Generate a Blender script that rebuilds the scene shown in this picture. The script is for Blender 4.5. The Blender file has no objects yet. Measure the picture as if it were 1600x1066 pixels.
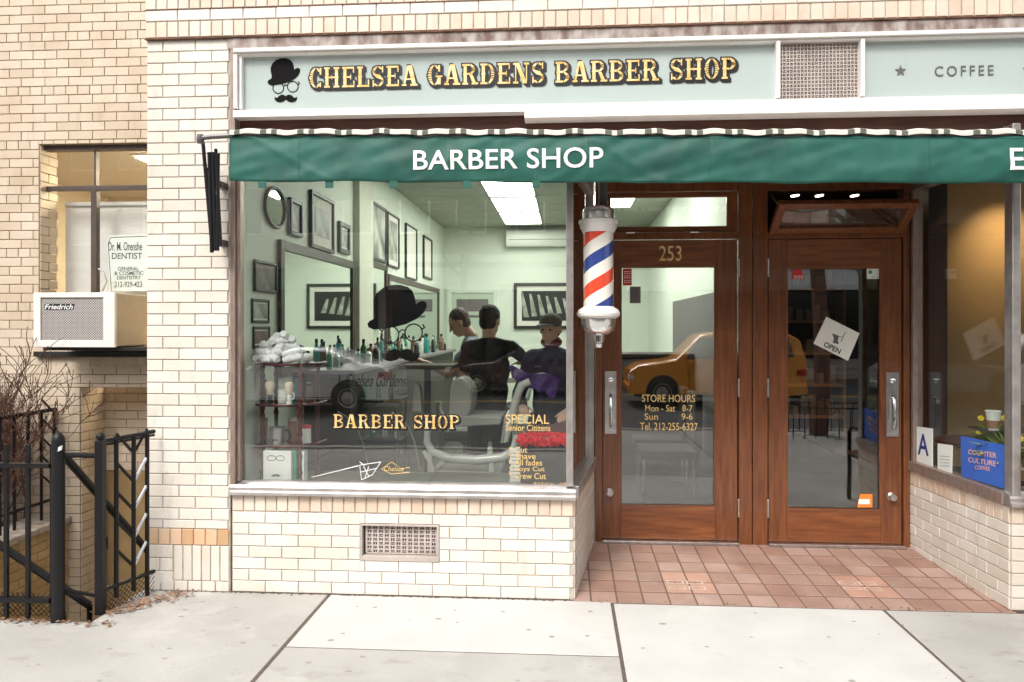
import bpy, bmesh, math, random
from mathutils import Vector, Matrix, noise
random.seed(7)
R = math.radians
C = bpy.context.scene.collection
SC = bpy.context.scene

# ------------------------------------------------------------------ camera
CX, CY, CZ = 0.0, -4.5, 1.6
YAW = R(4.0); FPX = 1200.0; HOR = 510.0
sn, cs = math.sin(YAW), math.cos(YAW)
cam = bpy.data.cameras.new('camera'); camo = bpy.data.objects.new('camera', cam); C.objects.link(camo)
camo.location = (CX, CY, CZ); camo.rotation_euler = (R(90), 0, YAW)
cam.sensor_width = 36; cam.lens = 27.0; cam.shift_y = -(533 - HOR) / 1600.0
cam.clip_start = .05; cam.clip_end = 500
SC.camera = camo
# ------------------------------------------------------------------ world, sun, exposure
w = bpy.data.worlds.new('World'); SC.world = w; w.use_nodes = True
nt = w.node_tree; nt.nodes.clear()
so = nt.nodes.new('ShaderNodeOutputWorld'); bg = nt.nodes.new('ShaderNodeBackground')
sky = nt.nodes.new('ShaderNodeTexSky'); sky.sky_type = 'NISHITA'; sky.sun_disc = False
SUN_EL, SUN_AZ = R(48), R(200)
sky.sun_elevation = SUN_EL; sky.sun_rotation = SUN_AZ; sky.air_density = 1.0; sky.dust_density = 4.0
hs = nt.nodes.new('ShaderNodeHueSaturation'); hs.inputs['Saturation'].default_value = .12
nt.links.new(sky.outputs[0], hs.inputs['Color']); nt.links.new(hs.outputs[0], bg.inputs[0])
bg.inputs[1].default_value = .15; nt.links.new(bg.outputs[0], so.inputs[0])
sl = bpy.data.lights.new('sun', 'SUN'); sl.energy = .95; sl.angle = R(14); sl.color = (1, .93, .85)
slo = bpy.data.objects.new('sun', sl); C.objects.link(slo)
sd = Vector((math.sin(SUN_AZ) * math.cos(SUN_EL), math.cos(SUN_AZ) * math.cos(SUN_EL), math.sin(SUN_EL)))
slo.rotation_euler = (-sd).to_track_quat('-Z', 'Y').to_euler()
vs = SC.view_settings; vs.view_transform = 'Standard'; vs.look = 'None'; vs.exposure = .98; vs.gamma = 1
SC.cycles.transparent_max_bounces = 24; SC.cycles.max_bounces = 8
SC.cycles.use_denoising = True
SC.cycles.sample_clamp_indirect = 6

# ------------------------------------------------------------------ measuring rays
def ray(px, py):
    c = (px - 800) / FPX
    return Vector((-sn + cs * c, cs + sn * c, -(py - HOR) / FPX))
def U(px, py, Y=0.0):
    d = ray(px, py); t = (Y - CY) / d.y
    return Vector((CX, CY, CZ)) + d * t
def UX(px, py, X):
    d = ray(px, py); t = (X - CX) / d.x
    return Vector((CX, CY, CZ)) + d * t
def UZ(px, py, z):
    d = ray(px, py); t = (z - CZ) / d.z
    return Vector((CX, CY, CZ)) + d * t
class Plane:                                   # a vertical plane through two ground points
    def __init__(s, a, b):
        s.o = Vector((a[0], a[1], 0)); s.e = Vector((b[0], b[1], 0)); s.u = (s.e - s.o).normalized()
        s.len = (s.e - s.o).length; s.v = Vector((0, 0, 1)); s.n = s.u.cross(s.v)
        if s.n.dot(Vector((CX, CY, 0)) - s.o) < 0: s.n = -s.n
    def hit(s, px, py, off=0):
        d = ray(px, py); c = Vector((CX, CY, CZ)); o = s.o + s.n * off
        return c + d * ((o - c).dot(s.n) / d.dot(s.n))
    def uv(s, px, py):
        p = s.hit(px, py); return (p - s.o).dot(s.u), p.z
    def P(s, u, z, n=0): return s.o + s.u * u + s.v * z + s.n * n

# ------------------------------------------------------------------ materials
def mat(name, col, rough=.6, metal=0, spec=.5, var=0, vscale=8, bump=0, bscale=40, coat=0, emit=None, estr=0, island=0, stretch=None, col2=None, alpha=None, trans=0, sheen=0):
    m = bpy.data.materials.new(name); m.use_nodes = True
    n = m.node_tree.nodes; l = m.node_tree.links; b = n['Principled BSDF']
    b.inputs['Base Color'].default_value = (*col, 1); b.inputs['Roughness'].default_value = rough
    b.inputs['Metallic'].default_value = metal; b.inputs['Specular IOR Level'].default_value = spec
    b.inputs['Coat Weight'].default_value = coat
    b.inputs['Sheen Weight'].default_value = sheen
    tc = n.new('ShaderNodeTexCoord'); mp = n.new('ShaderNodeMapping'); l.new(tc.outputs['Object'], mp.inputs[0])
    if stretch: mp.inputs['Scale'].default_value = stretch
    cur = None
    if var or col2:
        nz = n.new('ShaderNodeTexNoise'); nz.inputs['Scale'].default_value = vscale; nz.inputs['Detail'].default_value = 6
        l.new(mp.outputs[0], nz.inputs['Vector'])
        mx = n.new('ShaderNodeMix'); mx.data_type = 'RGBA'
        c2 = col2 or tuple(c * (1 - var) for c in col)
        mr = n.new('ShaderNodeMapRange'); mr.inputs[1].default_value = .35; mr.inputs[2].default_value = .65
        l.new(nz.outputs[0], mr.inputs[0]); l.new(mr.outputs[0], mx.inputs['Factor'])
        mx.inputs['A'].default_value = (*col, 1); mx.inputs['B'].default_value = (*c2, 1)
        cur = mx.outputs['Result']
        l.new(cur, b.inputs['Base Color'])
    if island:
        g = n.new('ShaderNodeNewGeometry'); h = n.new('ShaderNodeHueSaturation')
        mr = n.new('ShaderNodeMapRange'); mr.inputs[3].default_value = 1 - island; mr.inputs[4].default_value = 1 + island * .35
        l.new(g.outputs['Random Per Island'], mr.inputs[0]); l.new(mr.outputs[0], h.inputs['Value'])
        ms = n.new('ShaderNodeMath'); ms.operation = 'MULTIPLY_ADD'; ms.inputs[1].default_value = -1.5 * island; ms.inputs[2].default_value = 1 + 1.1 * island
        l.new(g.outputs['Random Per Island'], ms.inputs[0]); l.new(ms.outputs[0], h.inputs['Saturation'])
        if cur: l.new(cur, h.inputs['Color'])
        else: h.inputs['Color'].default_value = (*col, 1)
        l.new(h.outputs[0], b.inputs['Base Color'])
    if bump:
        nb = n.new('ShaderNodeTexNoise'); nb.inputs['Scale'].default_value = bscale; nb.inputs['Detail'].default_value = 5
        l.new(mp.outputs[0], nb.inputs['Vector'])
        bp = n.new('ShaderNodeBump'); bp.inputs['Strength'].default_value = bump; bp.inputs['Distance'].default_value = .01
        l.new(nb.outputs[0], bp.inputs['Height']); l.new(bp.outputs[0], b.inputs['Normal'])
    if emit:
        b.inputs['Emission Color'].default_value = (*emit, 1); b.inputs['Emission Strength'].default_value = estr
    return m
def glass_mat(name, tint=(.97, .985, .975), ior=1.5, boost=1.0):
    m = bpy.data.materials.new(name); m.use_nodes = True
    n = m.node_tree.nodes; l = m.node_tree.links; n.clear()
    o = n.new('ShaderNodeOutputMaterial'); mx = n.new('ShaderNodeMixShader'); t = n.new('ShaderNodeBsdfTransparent')
    g = n.new('ShaderNodeBsdfGlossy'); g.inputs['Roughness'].default_value = 0; t.inputs[0].default_value = (*tint, 1)
    f = n.new('ShaderNodeFresnel'); ge = n.new('ShaderNodeNewGeometry'); mr = n.new('ShaderNodeMapRange')
    mr.inputs[3].default_value = ior; mr.inputs[4].default_value = 1 / ior
    l.new(ge.outputs['Backfacing'], mr.inputs[0]); l.new(mr.outputs[0], f.inputs['IOR'])
    ml = n.new('ShaderNodeMath'); ml.operation = 'MULTIPLY'; ml.inputs[1].default_value = boost; ml.use_clamp = True
    l.new(f.outputs[0], ml.inputs[0])
    tc = n.new('ShaderNodeTexCoord'); nz = n.new('ShaderNodeTexNoise'); nz.inputs['Scale'].default_value = 1.3
    bp = n.new('ShaderNodeBump'); bp.inputs['Strength'].default_value = .05; bp.inputs['Distance'].default_value = .02
    l.new(tc.outputs['Object'], nz.inputs[0]); l.new(nz.outputs[0], bp.inputs['Height']); l.new(bp.outputs[0], g.inputs['Normal'])
    l.new(ml.outputs[0], mx.inputs[0]); l.new(t.outputs[0], mx.inputs[1]); l.new(g.outputs[0], mx.inputs[2]); l.new(mx.outputs[0], o.inputs[0])
    return m
def brick_mat(name, col, col2, isl, rough=.35, bump=.15):
    m = mat(name, col, rough, col2=col2, vscale=3, island=isl, bump=bump, bscale=25)
    n = m.node_tree.nodes; l = m.node_tree.links; b = n['Principled BSDF']
    src = b.inputs['Base Color'].links[0].from_socket
    # grime flecks and streaks with a shape of their own
    tc = n.new('ShaderNodeTexCoord'); mp = n.new('ShaderNodeMapping'); mp.inputs['Scale'].default_value = (5, 5, 1.2)
    nz = n.new('ShaderNodeTexNoise'); nz.inputs['Scale'].default_value = 2.2; nz.inputs['Detail'].default_value = 9; nz.inputs['Roughness'].default_value = .7
    cr = n.new('ShaderNodeMapRange'); cr.inputs[1].default_value = .56; cr.inputs[2].default_value = .80; cr.inputs[4].default_value = .5
    mx = n.new('ShaderNodeMix'); mx.data_type = 'RGBA'; mx.inputs['B'].default_value = (.3, .24, .17, 1)
    l.new(tc.outputs['Object'], mp.inputs[0]); l.new(mp.outputs[0], nz.inputs[0]); l.new(nz.outputs[0], cr.inputs[0])
    l.new(cr.outputs[0], mx.inputs['Factor']); l.new(src, mx.inputs['A']); l.new(mx.outputs['Result'], b.inputs['Base Color'])
    return m
M = {}
M['brick'] = brick_mat('cream glazed brick', (.71, .645, .555), (.745, .70, .635), .09)
M['brick_orange'] = brick_mat('orange buff brick', (.66, .40, .22), (.68, .50, .35), .2)
M['brick_pink'] = brick_mat('pale peach brick', (.70, .54, .42), (.72, .63, .53), .13)
M['brick_tan'] = brick_mat('tan brick', (.55, .445, .33), (.61, .515, .405), .10, .55)
M['brick_area'] = brick_mat('ochre brick', (.40, .28, .14), (.46, .34, .18), .1, .6)
M['mortar'] = mat('mortar', (.54, .475, .41), .9, var=.3, bump=.3, bscale=90)
M['mortar_tan'] = mat('mortar tan', (.33, .25, .17), .9, var=.3, bump=.3, bscale=90)
M['lintel'] = mat('weathered lintel', (.44, .39, .36), .8, col2=(.17, .11, .09), vscale=16, bump=.4, bscale=50, stretch=(1, 1, .5))
M['white_metal'] = mat('white enamel metal', (.80, .77, .74), .35, var=.07, vscale=5, bump=.03)
M['alu'] = mat('aluminium trim', (.62, .58, .56), .28, metal=.75, var=.25, vscale=12, bump=.05)
M['bronze'] = mat('brown metal trim', (.36, .27, .23), .4, metal=.4, var=.3, vscale=14, stretch=(4, 4, .8))
M['chrome'] = mat('chrome', (.85, .85, .86), .12, metal=1)
M['bright'] = mat('bright brushed steel', (.92, .91, .92), .28, metal=.85)
M['satin'] = mat('satin steel', (.66, .65, .64), .3, metal=1, var=.2, vscale=20)
M['dark_metal'] = mat('dark metal', (.03, .028, .028), .4, metal=.3)
M['grey_post'] = mat('grey post', (.16, .15, .15), .35, metal=.5, var=.3)
M['sign_panel'] = mat('pale green sign panel', (.43, .50, .48), .22, var=.06, vscale=1.5, bump=.02, bscale=5)
M['gold'] = mat('gold leaf', (.74, .44, .12), .4, metal=.15, col2=(.86, .68, .36), vscale=26)
M['gold_thin'] = mat('gold window paint', (.72, .50, .20), .45, metal=.2)
M['black'] = mat('black paint', (.012, .011, .012), .4)
M['decal'] = mat('charcoal decal', (.012, .011, .012), .9, spec=.05)
M['ink'] = mat('dark grey ink', (.10, .10, .10), .7)
M['wood'] = mat('varnished mahogany', (.205, .067, .021), .34, col2=(.125, .038, .013), vscale=5, stretch=(9, 9, .7), bump=.06, bscale=30, coat=.35)
M['wood_h'] = mat('varnished mahogany rail', (.22, .072, .022), .34, col2=(.135, .040, .013), vscale=5, stretch=(.7, 9, 9), bump=.06, bscale=30, coat=.35)
M['red_wood'] = mat('red lacquered wood', (.10, .012, .014), .2, var=.3, coat=.6)
M['brown_board'] = mat('brown painted board', (.115, .045, .03), .5, var=.4, stretch=(.6, 4, 6))
M['canvas'] = mat('green canvas', (.010, .105, .078), .62, var=.25, vscale=3, bump=.12, bscale=9)
M['white_paint'] = mat('white paint', (.82, .82, .80), .5)
M['concrete_light'] = mat('pale concrete', (.545, .53, .505), .85, var=.09, vscale=3, bump=.18, bscale=120)
M['concrete_grey'] = mat('worn concrete', (.43, .415, .385), .88, col2=(.35, .335, .31), vscale=1.3, bump=.25, bscale=110)
def grime(m, col, sc, lo, hi, amt, scale=2.2):
    n = m.node_tree.nodes; l = m.node_tree.links; b = n['Principled BSDF']
    src = b.inputs['Base Color'].links[0].from_socket
    tc = n.new('ShaderNodeTexCoord'); mp = n.new('ShaderNodeMapping'); mp.inputs['Scale'].default_value = sc
    nz = n.new('ShaderNodeTexNoise'); nz.inputs['Scale'].default_value = scale; nz.inputs['Detail'].default_value = 9; nz.inputs['Roughness'].default_value = .7
    cr = n.new('ShaderNodeMapRange'); cr.inputs[1].default_value = lo; cr.inputs[2].default_value = hi; cr.inputs[4].default_value = amt
    mx = n.new('ShaderNodeMix'); mx.data_type = 'RGBA'; mx.inputs['B'].default_value = (*col, 1)
    l.new(tc.outputs['Object'], mp.inputs[0]); l.new(mp.outputs[0], nz.inputs[0]); l.new(nz.outputs[0], cr.inputs[0])
    l.new(cr.outputs[0], mx.inputs['Factor']); l.new(src, mx.inputs['A']); l.new(mx.outputs['Result'], b.inputs['Base Color'])
grime(M['concrete_light'], (.33, .31, .28), (1, 1, 1), .60, .78, .55, 5)
grime(M['concrete_grey'], (.22, .20, .18), (1, 1.6, 1), .56, .74, .6, 4)
grime(M['concrete_grey'], (.53, .515, .485), (1, 1, 1), .52, .62, .5, 1.1)
grime(M['canvas'], (.20, .19, .15), (9, 1, .6), .60, .80, .45, 1.6)
grime(M['canvas'], (.006, .05, .04), (1, 1, 1), .50, .70, .6, 3)
grime(M['sign_panel'], (.28, .29, .26), (8, 1, .5), .60, .8, .35, 1.5)
grime(M['white_metal'], (.34, .29, .25), (7, 7, 1.2), .58, .75, .5, 2.5)
grime(M['brick_tan'], (.34, .25, .17), (1, 1, .6), .55, .75, .5, 1.3)
grime(M['wood'], (.09, .028, .012), (6, 6, 1), .58, .72, .6, 1.6)
grime(M['wood_h'], (.36, .13, .035), (1, 6, 6), .55, .72, .6, 1.6)
M['joint'] = mat('joint dirt', (.13, .10, .08), .95, var=.3, vscale=40)
M['tile'] = mat('terracotta quarry tile', (.41, .265, .215), .55, var=.22, vscale=4, island=.2, bump=.08)
grime(M['tile'], (.50, .40, .35), (1, 1, 1), .52, .72, .45, 2.2)
grime(M['tile'], (.20, .13, .11), (1, 1, 1), .60, .72, .6, 9)
M['tile_mark'] = mat('orange insert tile', (.48, .275, .20), .55, var=.15, vscale=9)
M['grout'] = mat('grout', (.17, .10, .08), .9)
M['iron'] = mat('black painted iron', (.010, .009, .010), .42, spec=.3, bump=.1, bscale=60, var=.2)
M['stone'] = mat('coping stone', (.40, .36, .31), .9, col2=(.24, .20, .17), vscale=14, bump=.5, bscale=40)
M['glass'] = glass_mat('shop glass', boost=3.1, ior=1.52)
M['glass_clear'] = glass_mat('clear glass', boost=1.3)
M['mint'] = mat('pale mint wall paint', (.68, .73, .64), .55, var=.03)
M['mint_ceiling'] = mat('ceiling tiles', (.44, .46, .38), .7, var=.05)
M['floor_dark'] = mat('dark shop floor', (.022, .02, .018), .5, var=.3)
M['ledge'] = mat('grey display ledge', (.09, .095, .08), .5, var=.15)
M['wainscot'] = mat('mauve grey panelling', (.17, .15, .155), .5, var=.12)
M['frame_black'] = mat('black frame', (.02, .017, .015), .4)
M['frame_ornate'] = mat('ornate bronze frame', (.085, .055, .04), .45, col2=(.02, .022, .016), vscale=45, bump=.6, bscale=60)
M['mirror'] = mat('mirror', (.82, .86, .82), .02, metal=1)
M['paper'] = mat('paper', (.74, .72, .66), .7, var=.06)
M['white_card'] = mat('white card', (.80, .82, .78), .6)
M['cafe_wall'] = mat('tan cafe wall', (.36, .23, .10), .7, var=.12, vscale=2)
M['cafe_dark'] = mat('dark cafe wall', (.028, .022, .018), .6)
M['cafe_ceiling'] = mat('cafe ceiling', (.13, .11, .09), .7)
M['navy'] = mat('navy jacket cloth', (.035, .030, .065), .85, bump=.3, bscale=50)
M['skin'] = mat('skin', (.64, .40, .29), .5, var=.08)
M['hair'] = mat('black hair', (.012, .010, .009), .6, bump=.5, bscale=150)
M['hair_grey'] = mat('grey brown hair', (.06, .045, .035), .6, bump=.5, bscale=150)
M['shirt_black'] = mat('black tee shirt cloth', (.018, .015, .016), .85, bump=.3, bscale=40)
M['shirt_grey'] = mat('blue grey shirt cloth', (.20, .225, .28), .85, bump=.3, bscale=40)
M['purple'] = mat('purple cape cloth', (.075, .032, .17), .45, bump=.4, bscale=12)
M['trouser_dark'] = mat('dark trouser cloth', (.014, .013, .014), .8)
M['trouser_pink'] = mat('pinkish khaki trouser cloth', (.40, .25, .21), .8)
M['enamel'] = mat('white chair enamel', (.40, .42, .37), .25, coat=.4)
M['leather_grey'] = mat('pale grey chair cloth', (.25, .245, .22), .6, bump=.3)
M['towel'] = mat('white towelling', (.86, .86, .86), .9, bump=.8, bscale=70, sheen=.3)
M['red_fuzzy'] = mat('red tinsel', (.75, .02, .03), .6, bump=1, bscale=60)
M['asphalt'] = mat('asphalt', (.085, .085, .085), .85, var=.25, vscale=1, bump=.3, bscale=80)
M['yellow_line'] = mat('yellow road paint', (.60, .38, .05), .7)
M['tyre'] = mat('tyre rubber', (.02, .02, .02), .7)
M['car_glass'] = mat('dark car glass', (.01, .012, .012), .05, spec=.8)
M['silver'] = mat('silver car paint', (.85, .84, .83), .35, coat=.8)
M['taxi'] = mat('taxi yellow paint', (.95, .34, .003), .35, coat=.6)
M['maroon'] = mat('dark maroon car paint', (.05, .015, .02), .25, coat=.7)
M['tail_red'] = mat('red tail lamp', (.5, .01, .01), .2, coat=.5)
M['bark'] = mat('reddish twig bark', (.16, .085, .065), .8)
M['leaf_dry'] = mat('dry leaf', (.36, .20, .12), .9, var=.4)
M['leaf'] = mat('yellow green leaf', (.30, .42, .04), .5, var=.4, vscale=20)
M['flower'] = mat('yellow petal', (.80, .60, .02), .5)
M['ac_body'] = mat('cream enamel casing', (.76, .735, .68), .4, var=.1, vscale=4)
M['ac_side_shaded'] = mat('shaded tan enamel casing side', (.46, .38, .26), .5, var=.15, vscale=5)  # tan casing, with the shade of the side put into the colour
M['blind'] = mat('white blind cloth', (.70, .68, .68), .7)
M['plastic_white'] = mat('white plastic', (.75, .77, .72), .35)
M['light'] = mat('fluorescent diffuser', (1, 1, 1), .5, emit=(.96, 1.0, .89), estr=9)
M['light_warm'] = mat('warm ceiling diffuser', (1, 1, 1), .5, emit=(1, .86, .62), estr=15.0)
M['steel_brown'] = mat('dark brown steel', (.085, .06, .05), .45, var=.3)
M['bulb'] = mat('track lamp bulb', (1, 1, 1), .5, emit=(1, .8, .5), estr=14)
M['blue_card'] = mat('blue card', (.045, .14, .55), .5)
M['salmon'] = mat('salmon lettering', (.80, .42, .34), .6)
M['blue_ink'] = mat('navy ink', (.02, .04, .22), .6)
M['orange'] = mat('orange sticker', (.85, .24, .03), .6)
M['red'] = mat('red sticker', (.60, .03, .04), .6)
M['kraft'] = mat('kraft cup sleeve', (.36, .20, .10), .8)
M['green_box'] = mat('green printed card', (.02, .32, .16), .5)
M['cream_wall'] = mat('painted stone front', (.50, .45, .38), .8, var=.15, vscale=1)
M['brown_wall'] = mat('brown brick front', (.16, .095, .065), .85, var=.35, vscale=3)
M['lock'] = mat('padlock sticker', (.6, .6, .6), .4)
BOTTLES = [mat('bottle %s' % n, c, .2, coat=.4) for n, c in (('green', (.02, .25, .10)), ('white', (.75, .75, .72)), ('grey', (.45, .47, .44)), ('teal', (.03, .25, .25)), ('amber', (.12, .06, .03)), ('black', (.02, .02, .02)), ('deep green', (.02, .12, .06)))]
def photo_mat(name, a, b, sc):
    m = mat(name, a, .5, col2=b, vscale=sc); return m
M['photo1'] = photo_mat('monochrome photograph', (.05, .05, .045), (.55, .55, .48), 4)
M['photo2'] = photo_mat('faded print', (.16, .17, .14), (.45, .47, .40), 7)
M['photo3'] = photo_mat('warm print', (.10, .055, .045), (.24, .15, .13), 9)
# stripes on the rolled canopy
m = mat('striped canvas', (.72, .66, .60), .7); n = m.node_tree.nodes; l = m.node_tree.links
tc = n.new('ShaderNodeTexCoord'); sx = n.new('ShaderNodeSeparateXYZ'); l.new(tc.outputs['Object'], sx.inputs[0])
def mth(op, a, b=None, c=None):
    q = n.new('ShaderNodeMath'); q.operation = op
    for i, v in enumerate((a, b, c)):
        if v is None: continue
        if isinstance(v, (int, float)): q.inputs[i].default_value = v
        else: l.new(v, q.inputs[i])
    return q.outputs[0]
fx = mth('FRACT', mth('MULTIPLY', sx.outputs[0], 1 / .215))
a1 = mth('MULTIPLY', mth('GREATER_THAN', fx, .0), mth('LESS_THAN', fx, .17)); a2 = mth('MULTIPLY', mth('GREATER_THAN', fx, .30), mth('LESS_THAN', fx, .45))
mx = n.new('ShaderNodeMix'); mx.data_type = 'RGBA'; l.new(mth('ADD', a1, a2), mx.inputs['Factor'])
mx.inputs['A'].default_value = (.72, .66, .60, 1); mx.inputs['B'].default_value = (.12, .13, .10, 1); l.new(mx.outputs['Result'], n['Principled BSDF'].inputs['Base Color'])
M['striped'] = m
# barber pole helix
m = mat('barber stripes', (.8, .8, .8), .25, coat=.8); n = m.node_tree.nodes; l = m.node_tree.links
tc = n.new('ShaderNodeTexCoord'); sx = n.new('ShaderNodeSeparateXYZ'); l.new(tc.outputs['Object'], sx.inputs[0])
ang = mth('DIVIDE', mth('ARCTAN2', sx.outputs[0], mth('MULTIPLY', sx.outputs[1], -1)), 2 * math.pi)
ph = mth('FRACT', mth('ADD', mth('SUBTRACT', mth('DIVIDE', sx.outputs[2], .318), ang), .29))
isr = mth('LESS_THAN', ph, .25); isb = mth('MULTIPLY', mth('GREATER_THAN', ph, .5), mth('LESS_THAN', ph, .75))
mx = n.new('ShaderNodeMix'); mx.data_type = 'RGBA'; mx2 = n.new('ShaderNodeMix'); mx2.data_type = 'RGBA'
l.new(isr, mx.inputs['Factor']); mx.inputs['A'].default_value = (.80, .77, .70, 1); mx.inputs['B'].default_value = (.72, .07, .03, 1)
l.new(isb, mx2.inputs['Factor']); l.new(mx.outputs['Result'], mx2.inputs['A']); mx2.inputs['B'].default_value = (.03, .06, .25, 1)
l.new(mx2.outputs['Result'], n['Principled BSDF'].inputs['Base Color'])
M['pole'] = m
# air conditioner grille weave
m = mat('woven metal grille', (.42, .40, .38), .5, metal=.3); n = m.node_tree.nodes; l = m.node_tree.links
tc = n.new('ShaderNodeTexCoord'); sx = n.new('ShaderNodeSeparateXYZ'); l.new(tc.outputs['Object'], sx.inputs[0])
g1 = mth('SINE', mth('MULTIPLY', mth('ADD', sx.outputs[0], sx.outputs[2]), 330.)); g2 = mth('SINE', mth('MULTIPLY', mth('SUBTRACT', sx.outputs[0], sx.outputs[2]), 330.))
gg = mth('GREATER_THAN', mth('MAXIMUM', g1, g2), .35)
mx = n.new('ShaderNodeMix'); mx.data_type = 'RGBA'; l.new(gg, mx.inputs['Factor'])
mx.inputs['A'].default_value = (.07, .06, .06, 1); mx.inputs['B'].default_value = (.50, .47, .45, 1); l.new(mx.outputs['Result'], n['Principled BSDF'].inputs['Base Color'])
M['weave'] = m

# ------------------------------------------------------------------ mesh helpers
class MB:
    def __init__(s): s.v = []; s.f = []
    def add(s, vs_, fs):
        k = len(s.v); s.v += [Vector(q) for q in vs_]; s.f += [tuple(i + k for i in f) for f in fs]; return s
    def box(s, x0, x1, y0, y1, z0, z1):
        x0, x1 = min(x0, x1), max(x0, x1); y0, y1 = min(y0, y1), max(y0, y1); z0, z1 = min(z0, z1), max(z0, z1)
        return s.add([(x0, y0, z0), (x1, y0, z0), (x1, y1, z0), (x0, y1, z0), (x0, y0, z1), (x1, y0, z1), (x1, y1, z1), (x0, y1, z1)],
                     [(0, 3, 2, 1), (4, 5, 6, 7), (0, 1, 5, 4), (1, 2, 6, 5), (2, 3, 7, 6), (3, 0, 4, 7)])
    def prism(s, pts, vec):
        n_ = len(pts); pts = [Vector(p) for p in pts]; vec = Vector(vec)
        nrm = Vector((0, 0, 0))
        for i in range(n_): nrm += pts[i].cross(pts[(i + 1) % n_])
        if nrm.dot(vec) > 0: pts = pts[::-1]
        k = len(s.v); s.v += pts + [p + vec for p in pts]
        s.f.append(tuple(range(k, k + n_))); s.f.append(tuple(range(k + 2 * n_ - 1, k + n_ - 1, -1)))
        for i in range(n_):
            j = (i + 1) % n_; s.f.append((k + i, k + n_ + i, k + n_ + j, k + j))
        return s
    def pbox(s, pl, u0, u1, z0, z1, n0, n1):
        return s.prism([pl.P(u0, z0, n0), pl.P(u1, z0, n0), pl.P(u1, z1, n0), pl.P(u0, z1, n0)], pl.n * (n1 - n0))
    def tube(s, pts, r, n=8, closed=False):
        pts = [Vector(p) for p in pts]; m_ = len(pts)
        rs = r if isinstance(r, (list, tuple)) else [r] * m_
        k = len(s.v); prev = None
        for i, p in enumerate(pts):
            a = pts[i - 1] if (i > 0 or closed) else p; b = pts[(i + 1) % m_] if (i < m_ - 1 or closed) else p
            t = (b - a).normalized()
            if prev is None: x = t.orthogonal().normalized()
            else:
                x = prev - t * prev.dot(t); x = x.normalized() if x.length > 1e-6 else t.orthogonal().normalized()
            prev = x; y = t.cross(x)
            for j in range(n):
                q = 2 * math.pi * j / n; s.v.append(p + (x * math.cos(q) + y * math.sin(q)) * rs[i])
        for i in range(m_ if closed else m_ - 1):
            i2 = (i + 1) % m_
            for j in range(n):
                j2 = (j + 1) % n; s.f.append((k + i * n + j, k + i * n + j2, k + i2 * n + j2, k + i2 * n + j))
        if not closed:
            s.f.append(tuple(k + j for j in range(n - 1, -1, -1))); s.f.append(tuple(k + (m_ - 1) * n + j for j in range(n)))
        return s
    def lathe(s, c, prof, n=20, axis=None):
        c = Vector(c); k = len(s.v)
        q = Vector(axis).normalized().to_track_quat('Z', 'Y') if axis else None
        for r, z in prof:
            for j in range(n):
                a = 2 * math.pi * j / n; p = Vector((r * math.cos(a), r * math.sin(a), z))
                if q: p = q @ p
                s.v.append(c + p)
        for i in range(len(prof) - 1):
            for j in range(n):
                j2 = (j + 1) % n; s.f.append((k + i * n + j, k + i * n + j2, k + (i + 1) * n + j2, k + (i + 1) * n + j))
        s.f.append(tuple(k + j for j in range(n - 1, -1, -1))); e = k + (len(prof) - 1) * n; s.f.append(tuple(e + j for j in range(n)))
        return s
    def ell(s, c, r, q=None, nu=14, nv=8):
        c = Vector(c); k = len(s.v)
        def put(v): s.v.append(c + (q @ v if q else v))
        put(Vector((0, 0, -r[2])))
        for i in range(1, nv):
            t = -math.pi / 2 + math.pi * i / nv
            for j in range(nu):
                a = 2 * math.pi * j / nu; put(Vector((r[0] * math.cos(t) * math.cos(a), r[1] * math.cos(t) * math.sin(a), r[2] * math.sin(t))))
        put(Vector((0, 0, r[2]))); top = len(s.v) - 1
        for j in range(nu):
            j2 = (j + 1) % nu; s.f.append((k, k + 1 + j2, k + 1 + j)); b = k + 1 + (nv - 2) * nu; s.f.append((top, b + j, b + j2))
            for i in range(nv - 2): a = k + 1 + i * nu; s.f.append((a + j, a + j2, a + nu + j2, a + nu + j))
        return s
    def cap(s, a, b, ra, rb, n=12):                 # tapered capsule
        a, b = Vector(a), Vector(b); d = (b - a); L = d.length; d = d.normalized() if L > 1e-6 else Vector((0, 0, 1))
        pts, rs = [], []
        for t in (80, 55, 25): pts.append(a - d * ra * math.sin(R(t))); rs.append(ra * math.cos(R(t)))
        pts.append(a); rs.append(ra); pts.append(b); rs.append(rb)
        for t in (25, 55, 80): pts.append(b + d * rb * math.sin(R(t))); rs.append(rb * math.cos(R(t)))
        return s.tube(pts, rs, n)
    def build(s, name, m, parent=None, smooth=False, bevel=0, mods=None, loc=None):
        me = bpy.data.meshes.new(name)
        off = Vector((0, 0, 0)); p = parent
        while p is not None: off += Vector(p.location); p = p.parent
        base = Vector(loc) if loc is not None else Vector((0, 0, 0))
        me.from_pydata([q - off - base for q in s.v], [], s.f)
        ms = m if isinstance(m, (list, tuple)) else [m]
        for q in ms: me.materials.append(M[q] if isinstance(q, str) else q)
        o = bpy.data.objects.new(name, me); C.objects.link(o); o.location = base; o.parent = parent
        if smooth:
            me.polygons.foreach_set('use_smooth', [True] * len(me.polygons))
            if smooth != 'all': me.set_sharp_from_angle(angle=R(40))
        if bevel:
            b = o.modifiers.new('bevel', 'BEVEL'); b.width = bevel; b.segments = 2; b.limit_method = 'ANGLE'; b.angle_limit = R(50)
            me.polygons.foreach_set('use_smooth', [True] * len(me.polygons)); b.harden_normals = True
        return o
def tag(o, label=None, cat=None, group=None, kind=None):
    if label: o['label'] = label
    if cat: o['category'] = cat
    if group: o['group'] = group
    if kind: o['kind'] = kind
    return o
def T(name, label, cat, loc=(0, 0, 0), group=None):
    o = bpy.data.objects.new(name, None); C.objects.link(o); o.location = loc; o.empty_display_size = .1
    return tag(o, label, cat, group)
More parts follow.
